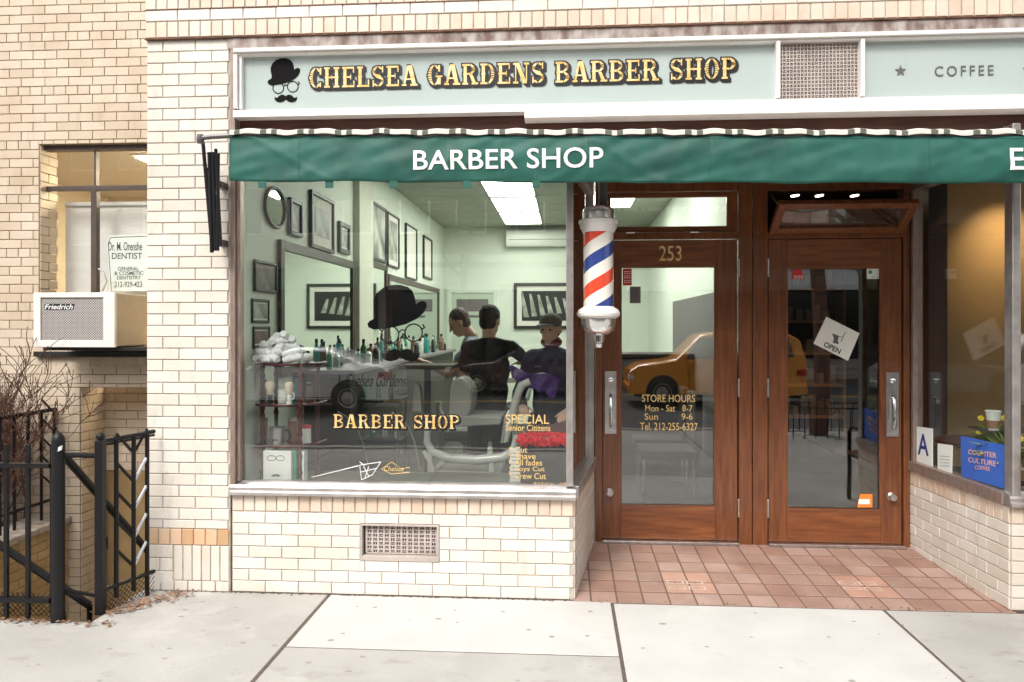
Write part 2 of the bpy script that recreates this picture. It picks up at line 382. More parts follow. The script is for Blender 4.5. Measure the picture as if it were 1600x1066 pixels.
def setting(mb, name, m, **k): return tag(mb.build(name, m, **k), kind='structure')
def kids(o): return [c for c in bpy.data.objects if c.parent == o]
def copy_tree(o, parent=None):
    c = o.copy(); C.objects.link(c); c.parent = parent
    for ch in kids(o): copy_tree(ch, c)
    return c

def text(name, body, org, u, v, nrm, W, H, m, parent, ext=.0008, offset=0, shear=0, spacing=1):
    cu = bpy.data.curves.new(name, 'FONT'); cu.body = body; cu.extrude = .01; cu.offset = offset; cu.shear = shear; cu.space_character = spacing
    cu.resolution_u = 4; cu.align_x = 'LEFT'
    o = bpy.data.objects.new(name, cu); C.objects.link(o); bpy.context.view_layer.update()
    me = bpy.data.meshes.new_from_object(o.evaluated_get(bpy.context.evaluated_depsgraph_get()))
    bpy.data.objects.remove(o)
    xs = [q.co.x for q in me.vertices]; ys = [q.co.y for q in me.vertices]
    x0, x1, y0, y1 = min(xs), max(xs), min(ys), max(ys)
    org, u, v, nrm = Vector(org), Vector(u), Vector(v), Vector(nrm)
    mb = MB()
    if W is None: W = (x1 - x0) / (y1 - y0) * H
    mb.add([org + u * ((q.co.x - x0) / (x1 - x0) * W) + v * ((q.co.y - y0) / (y1 - y0) * H) + nrm * (ext * (1 + q.co.z / .01) * .5) for q in me.vertices],
           [tuple(p.vertices) for p in me.polygons])
    bpy.data.meshes.remove(me)
    return mb.build(name, m, parent)
def ptext(name, body, pl, px0, py0, px1, py1, m, parent, lift=.003, **k):   # on a measured wall plane: left-bottom, right-top
    a = pl.uv(px0, py1); b = pl.uv(px1, py0)
    u = pl.u if b[0] > a[0] else -pl.u
    return text(name, body, pl.P(a[0], a[1], lift), u, pl.v, pl.n, abs(b[0] - a[0]), b[1] - a[1], m, parent, **k)

# bricks ------------------------------------------------------------
def cut(rects, holes):
    for h in holes:
        out = []
        for (a, b, c, d) in rects:
            if h[1] <= a or h[0] >= b or h[3] <= c or h[2] >= d: out.append((a, b, c, d)); continue
            if h[0] > a: out.append((a, h[0], c, d))
            if h[1] < b: out.append((h[1], b, c, d))
            m0, m1 = max(a, h[0]), min(b, h[1])
            if h[2] > c: out.append((m0, m1, c, h[2]))
            if h[3] < d: out.append((m0, m1, h[3], d))
        rects = out
    return rects
def brick(mb, pl, u0, u1, z0, z1, t=.008, c=.0025):
    if u1 - u0 < .012 or z1 - z0 < .012: return
    j = random.uniform(-.0009, .0009)
    t += j; ja, jb = random.uniform(-.0007, .0007), random.uniform(-.0007, .0007)
    P = pl.P
    vs_ = [P(u0, z0, -.002), P(u1, z0, -.002), P(u1, z1, -.002), P(u0, z1, -.002), P(u0, z0, t - c), P(u1, z0, t - c), P(u1, z1, t - c), P(u0, z1, t - c),
           P(u0 + c, z0 + c, t + ja), P(u1 - c, z0 + c, t + jb), P(u1 - c, z1 - c, t - ja), P(u0 + c, z1 - c, t - jb)]
    f = [(8, 9, 10, 11)]
    for i in range(4):
        k = (i + 1) % 4; f += [(i, k, 4 + k, 4 + i), (4 + i, 4 + k, 8 + k, 8 + i)]
    if pl.u.cross(pl.v).dot(pl.n) < 0: f = [q[::-1] for q in f]
    mb.add(vs_, f)
def courses(mb, pl, u0, u1, z0, z1, bl=.203, bh=.0692, jt=.0055, holes=(), header_every=0, phase=0, quoin=None):
    z = z1; k = phase
    while z > z0 + .015:
        zb = max(z - bh, z0)
        head = header_every and k % header_every == 0
        L = bl / 2 if head else bl
        u = u0 - (0 if k % 2 == 0 else L / 2)
        if head: u = u0 - L * .25
        while u < u1:
            a, b = max(u, u0), min(u + L, u1)
            if b - a > .02:
                for r in cut([(a + jt / 2, b - jt / 2, zb + jt / 2, z - jt / 2)], [(h[0] - jt / 2, h[1] + jt / 2, h[2] - jt / 2, h[3] + jt / 2) for h in holes]): brick(mb, pl, *r)
            u += L
        z -= bh; k += 1
def soldiers(mb, pl, u0, u1, z0, z1, bw=.0692, jt=.007):
    n_ = max(1, round((u1 - u0) / bw)); w_ = (u1 - u0) / n_
    for i in range(n_): brick(mb, pl, u0 + i * w_ + jt / 2, u0 + (i + 1) * w_ - jt / 2, z0 + jt / 2, z1 - jt / 2)
def backing(mb, pl, u0, u1, z0, z1, holes=(), depth=.1):
    for r in cut([(u0, u1, z0, z1)], holes): mb.pbox(pl, *r, 0, -depth)

# ================================================================== LAYOUT VALUES
YD = 1.1                                        # door plane
XP0, XP1 = U(229, 500).x, U(359, 500).x         # brick pier
XW1 = U(896, 500).x                             # right end of display window wall
XD0, XD1 = U(929, 500, YD).x, U(1421, 500, YD).x
XC0 = U(1581, 500).x                            # cafe front corner
ZS = .585                                       # underside of display sill
ZG0, ZG1 = .665, 2.62                           # display glass
YN = 1.5                                        # neighbour wall plane
F0 = Plane((0, 0.008), (1, 0.008)); FN = Plane((0, YN), (1, YN)); FD = Plane((0, YD), (1, YD))
print('layout', XP0, XP1, XW1, XD0, XD1, XC0)

# ================================================================== BRICK BUILDING
B = T('brick_building', 'cream glazed brick shopfront building holding the barber shop and cafe doors', 'building', (0, 0, 0))
mo = MB()
backing(mo, F0, XP0, XP1, -.3, 3.335); backing(mo, F0, XP1 + .012, XW1, -.3, ZS, holes=[(U(563, 850).x, U(686, 850).x, .205, .425)])
pier = MB()
ztop = 3.335
pu = XP1 - .004
courses(pier, F0, XP0, pu, .375, ztop, phase=1)
zo1 = .375; zo0 = .275
courses(pier, F0, XP0, XP0 + .135 + .03, .035, zo0, bl=.165, bh=.08)
soldiers(pier, F0, XP0 + .17, pu, .06, zo0, bw=.062)
soldiers(pier, F0, XP0, pu, -.08, .06, bw=.08)
pier.build('brick_pier', 'brick', B)
sb = MB(); soldiers(sb, F0, XP0, pu, zo0, zo1, bw=.0692); sb.build('soldier_course', 'brick_orange', B)
ww = MB()
vh = (U(563, 850).x, U(686, 850).x, .205, .425)
courses(ww, F0, XP1 + .016, XW1, -.12, .485, holes=[vh], phase=0)
ww.build('brick_wall', 'brick', B)
sb = MB(); soldiers(sb, F0, XP1 + .016, XW1, .487, ZS, bw=.0692); sb.build('soldier_course', 'brick_pink', B)
# return walls of the recess
PLr = Plane((XW1 - .0, .012), (XD0 - .01, YD)); PRr = Plane((XC0, .012), (XD1 + .01, YD))
for pl in (PLr, PRr):
    backing(mo, pl, .0, pl.len, -.1, ZS)
    rw = MB(); courses(rw, pl, .0, pl.len, -.1, .487); rw.build('brick_wall', 'brick', B)
    rs_ = MB(); soldiers(rs_, pl, .0, pl.len, .487, ZS); rs_.build('soldier_course', 'brick_pink', B)
# cafe front pier below its window
backing(mo, F0, XC0, 3.6, -.3, ZS)
cf = MB(); courses(cf, F0, XC0, 3.6, -.12, .487); cf.build('brick_wall', 'brick', B)
sb = MB(); soldiers(sb, F0, XC0, 3.6, .487, ZS); sb.build('soldier_course', 'brick_pink', B)
# upper wall above the sign
backing(mo, F0, XP0, 3.6, 3.335, 6.5)
up = MB(); up2 = MB(); FU = Plane((0, -.01), (1, -.01))
backing(mo, FU, XP0, 3.6, 3.335, 3.63, depth=.02)
soldiers(up2, FU, XP0, 3.6, 3.342, 3.442); courses(up, FU, XP0, 3.6, 3.442, 3.512); soldiers(up2, FU, XP0, 3.6, 3.512, 3.615)
courses(up, F0, XP0, 3.6, 3.63, 6.5)
up.build('brick_wall', 'brick', B); up2.build('soldier_course', 'brick_pink', B)
# side of the pier towards the areaway, and the wall's core
PS = Plane((XP0, .1), (XP0, YN)); PS.n = Vector((-1, 0, 0))
mo.box(XP0 + .001, XP0 + .1, .1, YN, -1.6, 6.5)
side = MB(); courses(side, PS, 0, PS.len, -.9, 6.5); side.build('brick_wall', 'brick', B)
mo.build('mortar', 'mortar', B)
# lintel, head boards
lt = MB(); lt.box(XP1 - .01, 3.6, -.012, .1, 3.268, 3.335); lt.build('lintel', 'lintel', B, bevel=.004)
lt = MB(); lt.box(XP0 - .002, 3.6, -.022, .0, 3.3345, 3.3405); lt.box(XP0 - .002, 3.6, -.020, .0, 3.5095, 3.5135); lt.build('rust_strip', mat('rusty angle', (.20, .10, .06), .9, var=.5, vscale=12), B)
hb = MB(); hb.box(XP1 + .02, 3.6, .06, .16, 2.63, 3.268); hb.build('head_board', 'brown_board', B)
# soffit over the recess
sf = MB(); sf.box(XW1 - .02, XC0 + .05, .16, YD + .05, 2.74, 2.80); sf.build('soffit', 'brown_board', B)
# ---- display window
fr = MB()
x0, x1 = U(361, 500).x, U(897, 500).x
fr.box(x0, x0 + .030, -.012, .07, ZS, 3.268)
fr.box(x0 + .030, x0 + .052, .012, .07, ZG0, 2.66)
dw = fr.build('window_frame', 'bronze', B, bevel=.003)
fp = MB(); fp.box(x1 - .046, x1 - .004, -.006, .09, ZG0, 2.72); fp.build('corner_post', 'alu', dw, bevel=.006)
si = MB()
pr = [(.08, ZG0), (.03, ZG0), (.02, ZG0 - .008), (-.012, ZG0 - .018), (-.018, ZG0 - .03), (-.018, ZG0 - .05), (-.035, ZG0 - .058), (-.035, ZG0 - .075), (.08, ZG0 - .075)]
si.prism([(x0 - .002, y, z) for y, z in pr], (x1 - x0 + .012, 0, 0)); si.build('sill', 'alu', dw)
gp = MB(); gp.box(x0 + .05, x1 - .045, .050, .058, ZG0, 2.64)
pane = gp.build('pane', 'glass', B)
# right return window of the barber shop
def return_window(pl, m_frame, last, gm='glass'):
    f_ = MB(); L = pl.len
    f_.pbox(pl, .04, L, ZS, ZG0 - .01, -.07, .025); f_.pbox(pl, 0.04, L, 2.55, 2.74, -.06, .01)
    f_.pbox(pl, L - .045, L - .012, ZG0 - .01, 2.55, -.06, .008)
    o_ = f_.build('window_frame', m_frame, B, bevel=.003)
    g_ = MB(); g_.pbox(pl, .04, L - .045, ZG0 - .01, 2.55, -.03, -.022); g_.build('pane', gm, o_)
    return o_
return_window(PLr, 'alu', 0); rwo = return_window(PRr, 'bronze', 1, 'glass_clear')
# cafe front window
cw = MB(); cw.box(XC0 - .002, XC0 + .045, -.012, .075, ZS + .05, 2.74)
cfo = cw.build('corner_post', 'alu', B, bevel=.008)
si = MB(); si.prism([(XC0 - .02, y, z) for y, z in pr], (1.3, 0, 0)); si.build('sill', 'alu', cfo)
gp = MB(); gp.box(XC0 + .045, 3.5, .05, .058, ZG0, 2.7); gp.build('pane', 'glass', cfo)

# ---- wooden door set
z0 = .05
def DX(px): return U(px, 500, YD).x
def DZ(py, px=1175): return U(px, py, YD).z
df = MB()
ztr = 2.80
df.box(DX(930), DX(941), YD - .01, YD + .10, z0 - .03, ztr)
df.box(DX(1154), DX(1175) - .003, YD - .012, YD + .10, z0 - .03, ztr)
df.box(DX(1175) + .003, DX(1199), YD - .012, YD + .10, z0 - .03, ztr)
df.box(DX(1411), DX(1421), YD - .01, YD + .10, z0 - .03, ztr)
ZT = DZ(374)      # door head
for a, b in ((941, 1154), (1199, 1411)):
    df.box(DX(a), DX(b), YD + .0, YD + .09, ZT + .004, ZT + .055)
    df.box(DX(a), DX(b), YD + .0, YD + .09, DZ(298), ztr)
dfo = df.build('door_frame', 'wood', B, bevel=.004)
# fixed left transom sash
def sash(x0_, x1_, zz0, zz1, gx0, gx1, gz0, gz1, name, parent, y0=YD + .015, y1=YD + .06, m_='wood'):
    s_ = MB()
    s_.box(x0_, gx0, y0, y1, zz0, zz1); s_.box(gx1, x1_, y0, y1, zz0, zz1)
    o_ = s_.build(name, m_, parent, bevel=.003)
    for za_, zb_ in ((zz0, gz0), (gz1, zz1)): r_ = MB(); r_.box(gx0 + .0006, gx1 - .0006, y0 + .001, y1 - .001, za_, zb_); r_.build('rail', 'wood_h', o_, bevel=.003)
    bd = MB(); t = .008                     # glazing bead
    bd.box(gx0, gx1, y0 + .004, y0 + .02, gz0, gz0 + t); bd.box(gx0, gx1, y0 + .004, y0 + .02, gz1 - t, gz1)
    bd.box(gx0, gx0 + t, y0 + .004, y0 + .02, gz0 + t, gz1 - t); bd.box(gx1 - t, gx1, y0 + .004, y0 + .02, gz0 + t, gz1 - t)
    bd.build('glazing_bead', 'wood', o_)
    g_ = MB(); g_.box(gx0, gx1, y0 + .022, y0 + .028, gz0, gz1); g_.build('pane', 'glass', o_)
    return o_
tz0, tz1 = ZT + .058, DZ(298) - .003
sash(DX(941) + .003, DX(1154) - .003, tz0, tz1, DX(953), DX(1138), DZ(354), DZ(305), 'transom_sash', B)
# hopper sash tilted outwards over the right door
hop = MB(); hw0, hw1 = DX(1201), DX(1410); hl = .30; tl = R(57)
pv = Vector((0, YD + .005, tz0 + .01)); vv = Vector((0, -math.sin(tl), math.cos(tl))); nn = Vector((0, -math.cos(tl), -math.sin(tl)))
def hb_(mb, xa, xb, a, b, n0=0, n1=.04):
    mb.prism([pv + Vector((xa, 0, 0)) + vv * a + nn * n0, pv + Vector((xb, 0, 0)) + vv * a + nn * n0, pv + Vector((xb, 0, 0)) + vv * b + nn * n0, pv + Vector((xa, 0, 0)) + vv * b + nn * n0], nn * (n1 - n0))
hl = .31
hb_(hop, hw0, hw0 + .055, 0, hl); hb_(hop, hw1 - .055, hw1, 0, hl); hb_(hop, hw0 + .056, hw1 - .056, 0, .055, .001, .039); hb_(hop, hw0 + .056, hw1 - .056, hl - .055, hl, .001, .039)
ho = hop.build('hopper_sash', 'wood', B, bevel=.003)
hg = MB(); hb_(hg, hw0 + .055, hw1 - .055, .055, hl - .055, .018, .024); hg.build('pane', 'glass', ho)
ha = MB()
for xa in (hw0 + .012, hw1 - .012): ha.tube([(xa, YD + .01, tz1 - .02), pv + Vector((xa, 0, 0)) + vv * (hl - .05) + nn * -.005], .005, 6)
ha.build('stay', 'satin', ho)

def door(px0, px1, gpx0, gpx1, gyt, gyb, label, hinge_right):
    x0_, x1_ = DX(px0), DX(px1)
    o_ = sash(x0_ + .004, x1_ - .004, z0 + .012, ZT - .001, DX(gpx0), DX(gpx1), DZ(gyb), DZ(gyt), 'door', B, YD + .004, YD + .05)
    o_['label'] = label
    # pull plate with recessed grip, knob, hinges, threshold
    return o_
dl = door(941, 1153, 970, 1118, 416, 794, 'left wooden glazed door numbered 253', True)
dr = door(1200, 1410, 1230, 1377, 419, 795, 'right wooden glazed door with tilted card', False)
for o_, a, b, kx, hx in ((dl, 945, 963, 952, 1153.5), (dr, 1385, 1404, 1393, 1199.5)):
    xa, xb = DX(a), DX(b); za, zb = DZ(680), DZ(581)
    p = MB(); y = YD + .004
    p.box(xa, xb, y - .004, y, za, zb); p.box(xa, xa + .012, y - .012, y - .004, za, zb); p.box(xb - .012, xb, y - .012, y - .004, za, zb)
    p.box(xa + .0125, xb - .0125, y - .012, y - .004, za, za + .025); p.box(xa + .0125, xb - .0125, y - .012, y - .004, zb - .12, zb)
    p.build('pull_plate', 'satin', o_, bevel=.002)
    g_ = MB(); xc = (xa + xb) / 2
    g_.tube([(xc, y - .008, za + .05), (xc, y - .03, za + .07), (xc, y - .032, zb - .20), (xc, y - .008, zb - .17)], .011, 8)
    g_.lathe((xc, y - .012, zb - .06), [(.019, 0), (.019, .008), (.010, .014)], 16, axis=(0, -1, 0)); g_.build('pull_grip', 'chrome', o_, smooth=True)
    k_ = MB(); k_.lathe((DX(kx), y, DZ(773)), [(.030, 0), (.030, .008), (.022, .014), (.026, .035), (.022, .046), (.010, .05)], 20, axis=(0, -1, 0)); k_.build('door_lock', 'satin', o_, smooth=True)
    for zy in (420, 607, 795):
        h_ = MB(); h_.tube([(DX(hx), YD - .012, DZ(zy) - .06), (DX(hx), YD - .012, DZ(zy) + .06)], .0075, 8); h_.ell((DX(hx), YD - .012, DZ(zy) + .064), (.008,) * 3); h_.build('hinge', 'satin', o_, smooth=True)
th = MB(); th.box(DX(941), DX(1153), YD - .05, YD + .08, .03, z0 + .010); th.box(DX(1199), DX(1411), YD - .05, YD + .08, .03, z0 + .010); th.build('threshold', 'satin', dfo, bevel=.003)
for cx_ in (985, 1085, 1240, 1375):
    h_ = MB(); h_.tube([(DX(cx_) - .03, YD - .008, tz0 - .004), (DX(cx_) + .03, YD - .008, tz0 - .004)], .006, 8); h_.build('hinge', 'satin', dfo, smooth=True)
PDo = Plane((0, YD + .004), (1, YD + .004))
ptext('house_number', '253', PDo, 1030, 384, 1065, 408, 'gold', dl, lift=.0005, offset=.006)
PDg = Plane((0, YD + .026), (1, YD + .026))
for s_, a, b, c, d in (('STORE HOURS', 1003, 617, 1086, 628), ('Mon - Sat', 1008, 633, 1055, 643), ('8-7', 1066, 633, 1082, 643), ('Sun', 1007, 646, 1028, 656), ('9-6', 1065, 646, 1082, 656), ('Tel. 212-255-6327', 1000, 661, 1090, 672)):
    ptext('lettering', s_, PDg, a, b, c, d, 'gold_thin', dl, lift=.0045, offset=.004)

# ---- window lettering and emblem on the display glass
PG = Plane((0, .050), (1, .050))
HAT = [(.02,.98),(.0,.90),(.04,.83),(.12,.78),(.13,.70),(.10,.50),(.10,.36),(.15,.20),(.26,.08),(.40,.01),(.55,.0),(.68,.05),(.76,.15),(.80,.30),(.82,.45),(.86,.40),(.93,.37),(.99,.40),(1.0,.50),(.95,.64),(.84,.78),(.66,.90),(.45,.98),(.25,1.02),(.10,1.03)]
MOU = [(0,.25),(.06,.42),(.14,.40),(.22,.12),(.34,.0),(.44,.08),(.5,.22),(.56,.08),(.66,.0),(.78,.12),(.86,.40),(.94,.42),(1,.25),(.99,.65),(.90,.92),(.76,1.0),(.60,.88),(.5,.62),(.40,.88),(.24,1.0),(.10,.92),(.01,.65)]
def emblem(pl, hat, gl, mou, m_, parent, th=.0015, lift=.002):
    def q(pts, box):
        return [pl.hit(box[0] + a * (box[2] - box[0]), box[1] + b * (box[3] - box[1]), lift) for a, b in pts]
    e = MB(); e.prism(q(HAT, hat), pl.n * th); e.build('hat_emblem', m_, parent)
    e = MB(); e.prism(q(MOU, mou), pl.n * th); e.build('moustache_emblem', m_, parent)
    e = MB(); gx0, gy0, gx1, gy1 = gl; w_ = (gx1 - gx0); rr = w_ * .20; s = (pl.hit(gx0, gy0) - pl.hit(gx1, gy0)).length / w_
    for cxx, cyy in ((gx0 + rr * 1.15, gy1 - rr), (gx1 - rr * 1.15, gy1 - rr * 1.25)):
        e.tube([pl.hit(cxx + rr * math.cos(t * math.pi / 12), cyy + rr * math.sin(t * math.pi / 12), lift) for t in range(24)], w_ * .016 * s, 6, closed=True)
    e.tube([pl.hit(gx0 + w_ * x_, gy1 - rr * y_, lift) for x_, y_ in ((.43, 1.3), (.5, 1.6), (.57, 1.5))], w_ * .016 * s, 6)
    e.tube([pl.hit(gx0 + w_ * x_, gy1 - rr * y_, lift) for x_, y_ in ((.05, 1.4), (-.04, 1.75), (0.0, 2.0))], w_ * .02 * s, 6)
    e.tube([pl.hit(gx0 + w_ * x_, gy1 - rr * y_, lift) for x_, y_ in ((.95, 1.6), (1.02, 1.85), (.98, 2.2))], w_ * .02 * s, 6)
    e.build('glasses_emblem', m_, parent)
emblem(PG, (574, 445, 667, 513), (594, 503, 662, 537), (596, 545, 656, 565), 'decal', pane, lift=-.011)

# western slab lettering built from strokes
def rect(a, b, c, d): return [(a, b), (c, b), (c, d), (a, d)]
def arc(cx_, cy_, ro, so_, ri, si_, a0, a1, n_=12):
    o_ = []
    for i in range(n_):
        t0, t1 = R(a0 + (a1 - a0) * i / n_), R(a0 + (a1 - a0) * (i + 1) / n_ + .5)
        o_.append([(cx_ + ro * math.cos(t0), cy_ + so_ * math.sin(t0)), (cx_ + ro * math.cos(t1), cy_ + so_ * math.sin(t1)), (cx_ + ri * math.cos(t1), cy_ + si_ * math.sin(t1)), (cx_ + ri * math.cos(t0), cy_ + si_ * math.sin(t0))])
    return o_
def stem(x, w_=.24, e=.08): return [rect(x, .1, x + w_, .9), rect(x - e, 0, x + w_ + e, .13), rect(x - e, .87, x + w_ + e, 1), rect(x - .035, .45, x + w_ + .035, .55)]
GL = {
 'C': (.78, arc(.40, .5, .40, .5, .15, .38, 42, 318, 20) + [rect(.60, .62, .76, .98), rect(.60, .04, .74, .30), rect(-.03, .45, .1, .55)]),
 'H': (1.0, stem(.08) + stem(.66) + [rect(.3, .44, .68, .56), rect(.45, .38, .53, .62)]),
 'E': (.82, stem(.08) + [rect(.3, .87, .78, 1), rect(.3, 0, .80, .13), rect(.66, .68, .78, .9), rect(.68, .1, .80, .34), rect(.3, .44, .56, .56), rect(.5, .36, .6, .64)]),
 'L': (.80, stem(.08) + [rect(.3, 0, .78, .13), rect(.64, .1, .78, .38)]),
 'S': (.78, arc(.39, .72, .37, .28, .14, .15, 35, 265, 14) + arc(.39, .28, .37, .28, .14, .15, -145, 85, 14) + [[(.05, .68), (.25, .42), (.73, .30), (.55, .58)], rect(.60, .66, .73, 1), rect(.04, 0, .17, .34)]),
 'A': (.98, [[(.10, .1), (.22, .1), (.50, .92), (.40, 1)], [(.36, 1), (.62, 1), (.90, .1), (.62, .1)], rect(0, 0, .34, .13), rect(.52, 0, 1, .13), rect(.26, .28, .62, .39)]),
 'G': (.86, arc(.40, .5, .40, .5, .15, .38, 42, 330, 20) + [rect(.60, .64, .76, .98), rect(.56, .04, .80, .42), rect(.44, .38, .90, .49), rect(-.03, .45, .1, .55)]),
 'R': (.98, stem(.08) + arc(.48, .73, .32, .27, .09, .14, -90, 90, 10) + [rect(.3, .87, .5, 1), rect(.3, .46, .5, .59), [(.42, .5), (.66, .5), (.86, .1), (.60, .1)], rect(.56, 0, 1.0, .13)]),
 'N': (1.0, [rect(.12, .1, .24, .9), rect(0, 0, .36, .13), rect(0, .87, .3, 1), [(.12, 1), (.36, 1), (.88, 0), (.64, 0)], rect(.76, .1, .88, .9), rect(.64, .87, 1, 1)]),
 'D': (.92, stem(.08) + arc(.44, .5, .44, .5, .19, .37, -90, 90, 16) + [rect(.3, .87, .46, 1), rect(.3, 0, .46, .13)]),
 'B': (.90, stem(.08) + arc(.46, .74, .34, .26, .10, .13, -90, 90, 10) + arc(.48, .27, .38, .27, .12, .14, -90, 90, 10) + [rect(.3, .87, .48, 1), rect(.3, .44, .5, .58), rect(.3, 0, .5, .13)]),
 'O': (.86, arc(.42, .5, .42, .5, .17, .38, 0, 360, 28) + [rect(-.03, .45, .1, .55), rect(.74, .45, .87, .55)]),
 'P': (.90, stem(.08) + arc(.46, .71, .38, .29, .12, .16, -90, 90, 12) + [rect(.3, .87, .48, 1), rect(.3, .42, .48, .55)]),
 ' ': (.42, [])}
def slab(word, pl, px0, py0, px1, py1, parent, th=.004, lift=.002, sh=.045, face='gold'):
    pos = 0; items = []
    for ch in word: w_, st = GL[ch]; items.append((pos, st)); pos += w_ + .10
    pos -= .10
    a = pl.hit(px0, py1, lift); b = pl.hit(px1, py1, lift); top = pl.hit(px0, py0, lift).z
    W = (b - a).length; H = top - a.z; sx_ = W / pos; u = pl.u
    def mk(dx, dy, e, base, t, name, m_):
        mb = MB(); k = 0
        for p0, st in items:
            for poly in st:
                cx_ = sum(p[0] for p in poly) / len(poly); cy_ = sum(p[1] for p in poly) / len(poly)
                pts = []
                for (x_, y_) in poly:
                    X_ = (p0 + x_) * sx_ + dx * H + (e * H if x_ > cx_ else -e * H); Y_ = y_ * H + dy * H + (e * H if y_ > cy_ else -e * H)
                    pts.append(a + u * X_ + pl.v * Y_ + pl.n * base)
                k += 1; mb.prism(pts, pl.n * (t + (k % 7) * .00012))
        return mb.build(name, m_, parent)
    mk(sh * 2.2, -sh * 1.9, .045, 0, th * .4, 'letter_shadow', 'black')
    mk(sh * 1.1, -sh * .95, .045, 0, th * .6, 'letter_shadow', 'black')
    mk(0, 0, .045, 0, th * .9, 'letter_outline', 'black')
    mk(0, 0, -.022, th, th * .5, 'lettering', face)
slab('BARBER SHOP', PG, 521, 647, 719, 669, pane, th=.0012)
text('lettering', 'Chelsea Gardens', PG.hit(540, 604, .002), PG.u, PG.v, PG.n, .37, .075, 'decal', pane, shear=.5, offset=-.012)
PGc = dict(lift=.002, offset=.004)
for s_, a, b, c, d in (('SPECIAL', 790, 648, 858, 662), ('Senior Citizens', 790, 664, 860, 673), ('* Cut', 795, 698, 824, 707), ('* Shave', 795, 708, 837, 717), ('* All fades', 795, 718, 847, 727), ('* Boys Cut', 795, 729, 851, 738), ('* Crew Cut', 795, 739, 853, 748)):
    ptext('lettering', s_, PG, a, b, c, d, 'gold_thin', pane, **PGc)
ptext('lettering', '$12/14 - 60', PG, 834, 754, 884, 761, 'gold_thin', pane, lift=.002)
# razor and shield mark low on the glass
e = MB()
e.tube([PG.hit(487, 746, .003), PG.hit(560, 728, .003)], [.0015, .003], 6)
for a_, b_ in (((562, 727), (595, 722)), ((562, 727), (565, 750)), ((595, 722), (582, 742)), ((565, 750), (582, 742)), ((568, 729), (576, 744)), ((576, 729), (570, 748)), ((563, 738), (588, 732)), ((562, 722), (570, 728))):
    e.tube([PG.hit(*a_, .003), PG.hit(*b_, .003)], .0022, 6)
e.build('razor_emblem', 'white_paint', pane)
e = MB(); e.tube([PG.hit(x_, y_, .003) for x_, y_ in ((596, 733), (612, 722), (628, 733), (640, 730), (640, 738), (612, 741), (596, 733))], .0018, 5); e.build('badge_emblem', 'gold_thin', pane)
text('lettering', 'Chelsea', PG.hit(600, 736, .002), PG.u, PG.v, PG.n, .12, .028, 'gold_thin', pane, shear=.3)

# ================================================================== SIGN BAND
S = T('shop_sign', 'long pale green fascia sign reading barber shop and coffee above the awning', 'sign', (XP1, 0, 2.9))
zb0, zb1 = 2.905, 3.245
sx0, sx1 = U(375, 150).x, 3.6
vx0, vx1 = U(1212, 110).x, U(1350, 110).x
pn = MB(); pn.box(sx0 + .012, vx0 - .0, .03, .045, zb0, zb1); pn.box(vx1, sx1, .03, .045, zb0, zb1); pnl = pn.build('panel', 'sign_panel', S)
fr = MB()
fr.box(sx0 - .03, sx1, -.03, .05, zb1 - .003, 3.266); fr.box(sx0 - .028, sx1, -.012, .05, zb1 - .016, zb1 - .004)
fr.box(sx0 - .03, sx0 - .008, -.028, .05, zb0, zb1 - .016); fr.box(sx0 - .006, sx0 + .012, -.004, .05, zb0, zb1 - .016)
fr.box(vx0, vx0 + .022, -.02, .05, zb0, zb1 - .016); fr.box(vx1 - .024, vx1, -.02, .05, zb0, zb1 - .016)
fr.build('frame', 'white_metal', S, bevel=.003)
lg = MB()
xs_ = U(820, 190).x
lg.prism([(sx0 - .03, y, z) for y, z in ((.05, zb0), (.02, zb0), (-.03, zb0 - .012), (-.035, zb0 - .055), (.05, zb0 - .055))], (sx1 - sx0 + .03, 0, 0))
lg.prism([(xs_, y, z) for y, z in ((.05, zb0 - .056), (-.045, zb0 - .056), (-.05, zb0 - .095), (-.02, zb0 - .103), (.05, zb0 - .103))], (sx1 - xs_, 0, 0))
lg.build('ledge', 'white_metal', S, bevel=.002)
def lattice(pl, u0, u1, z0_, z1_, nu, nz_, n0, t, parent, m_='white_metal', bar=.26):
    mb = MB(); du = (u1 - u0) / nu; dz = (z1_ - z0_) / nz_
    for i in range(nu + 1): mb.pbox(pl, u0 + i * du - du * bar / 2, u0 + i * du + du * bar / 2, z0_, z1_, n0, n0 + t)
    for j in range(nz_ + 1): mb.pbox(pl, u0, u1, z0_ + j * dz - dz * bar / 2, z0_ + j * dz + dz * bar / 2, n0, n0 + t * .9)
    for i in range(nu):
        for j in range(nz_):
            c_ = (u0 + (i + .5) * du, z0_ + (j + .5) * dz); q = .24
            if (i + j) % 2: mb.pbox(pl, c_[0] - du * .06, c_[0] + du * .06, c_[1] - dz * .5, c_[1] + dz * .5, n0, n0 + t * .8)
            else: mb.pbox(pl, c_[0] - du * .5, c_[0] + du * .5, c_[1] - dz * .06, c_[1] + dz * .06, n0, n0 + t * .8)
    return mb.build('grille', m_, parent)
bk = MB(); bk.box(vx0 + .02, vx1 - .02, .045, .055, zb0, zb1); bk.build('grille_backing', 'black', S)
M['grille'] = mat('painted pinkish grille', (.50, .43, .39), .6, var=.2)
lattice(Plane((0, .03), (1, .03)), vx0 + .024, vx1 - .026, zb0 + .004, zb1 - .02, 22, 15, 0, .01, S, 'grille', .30)
PSg = Plane((0, .03), (1, .03))
slab('CHELSEA GARDENS BARBER SHOP', PSg, 484, 106, 1151, 139, S, th=.005)
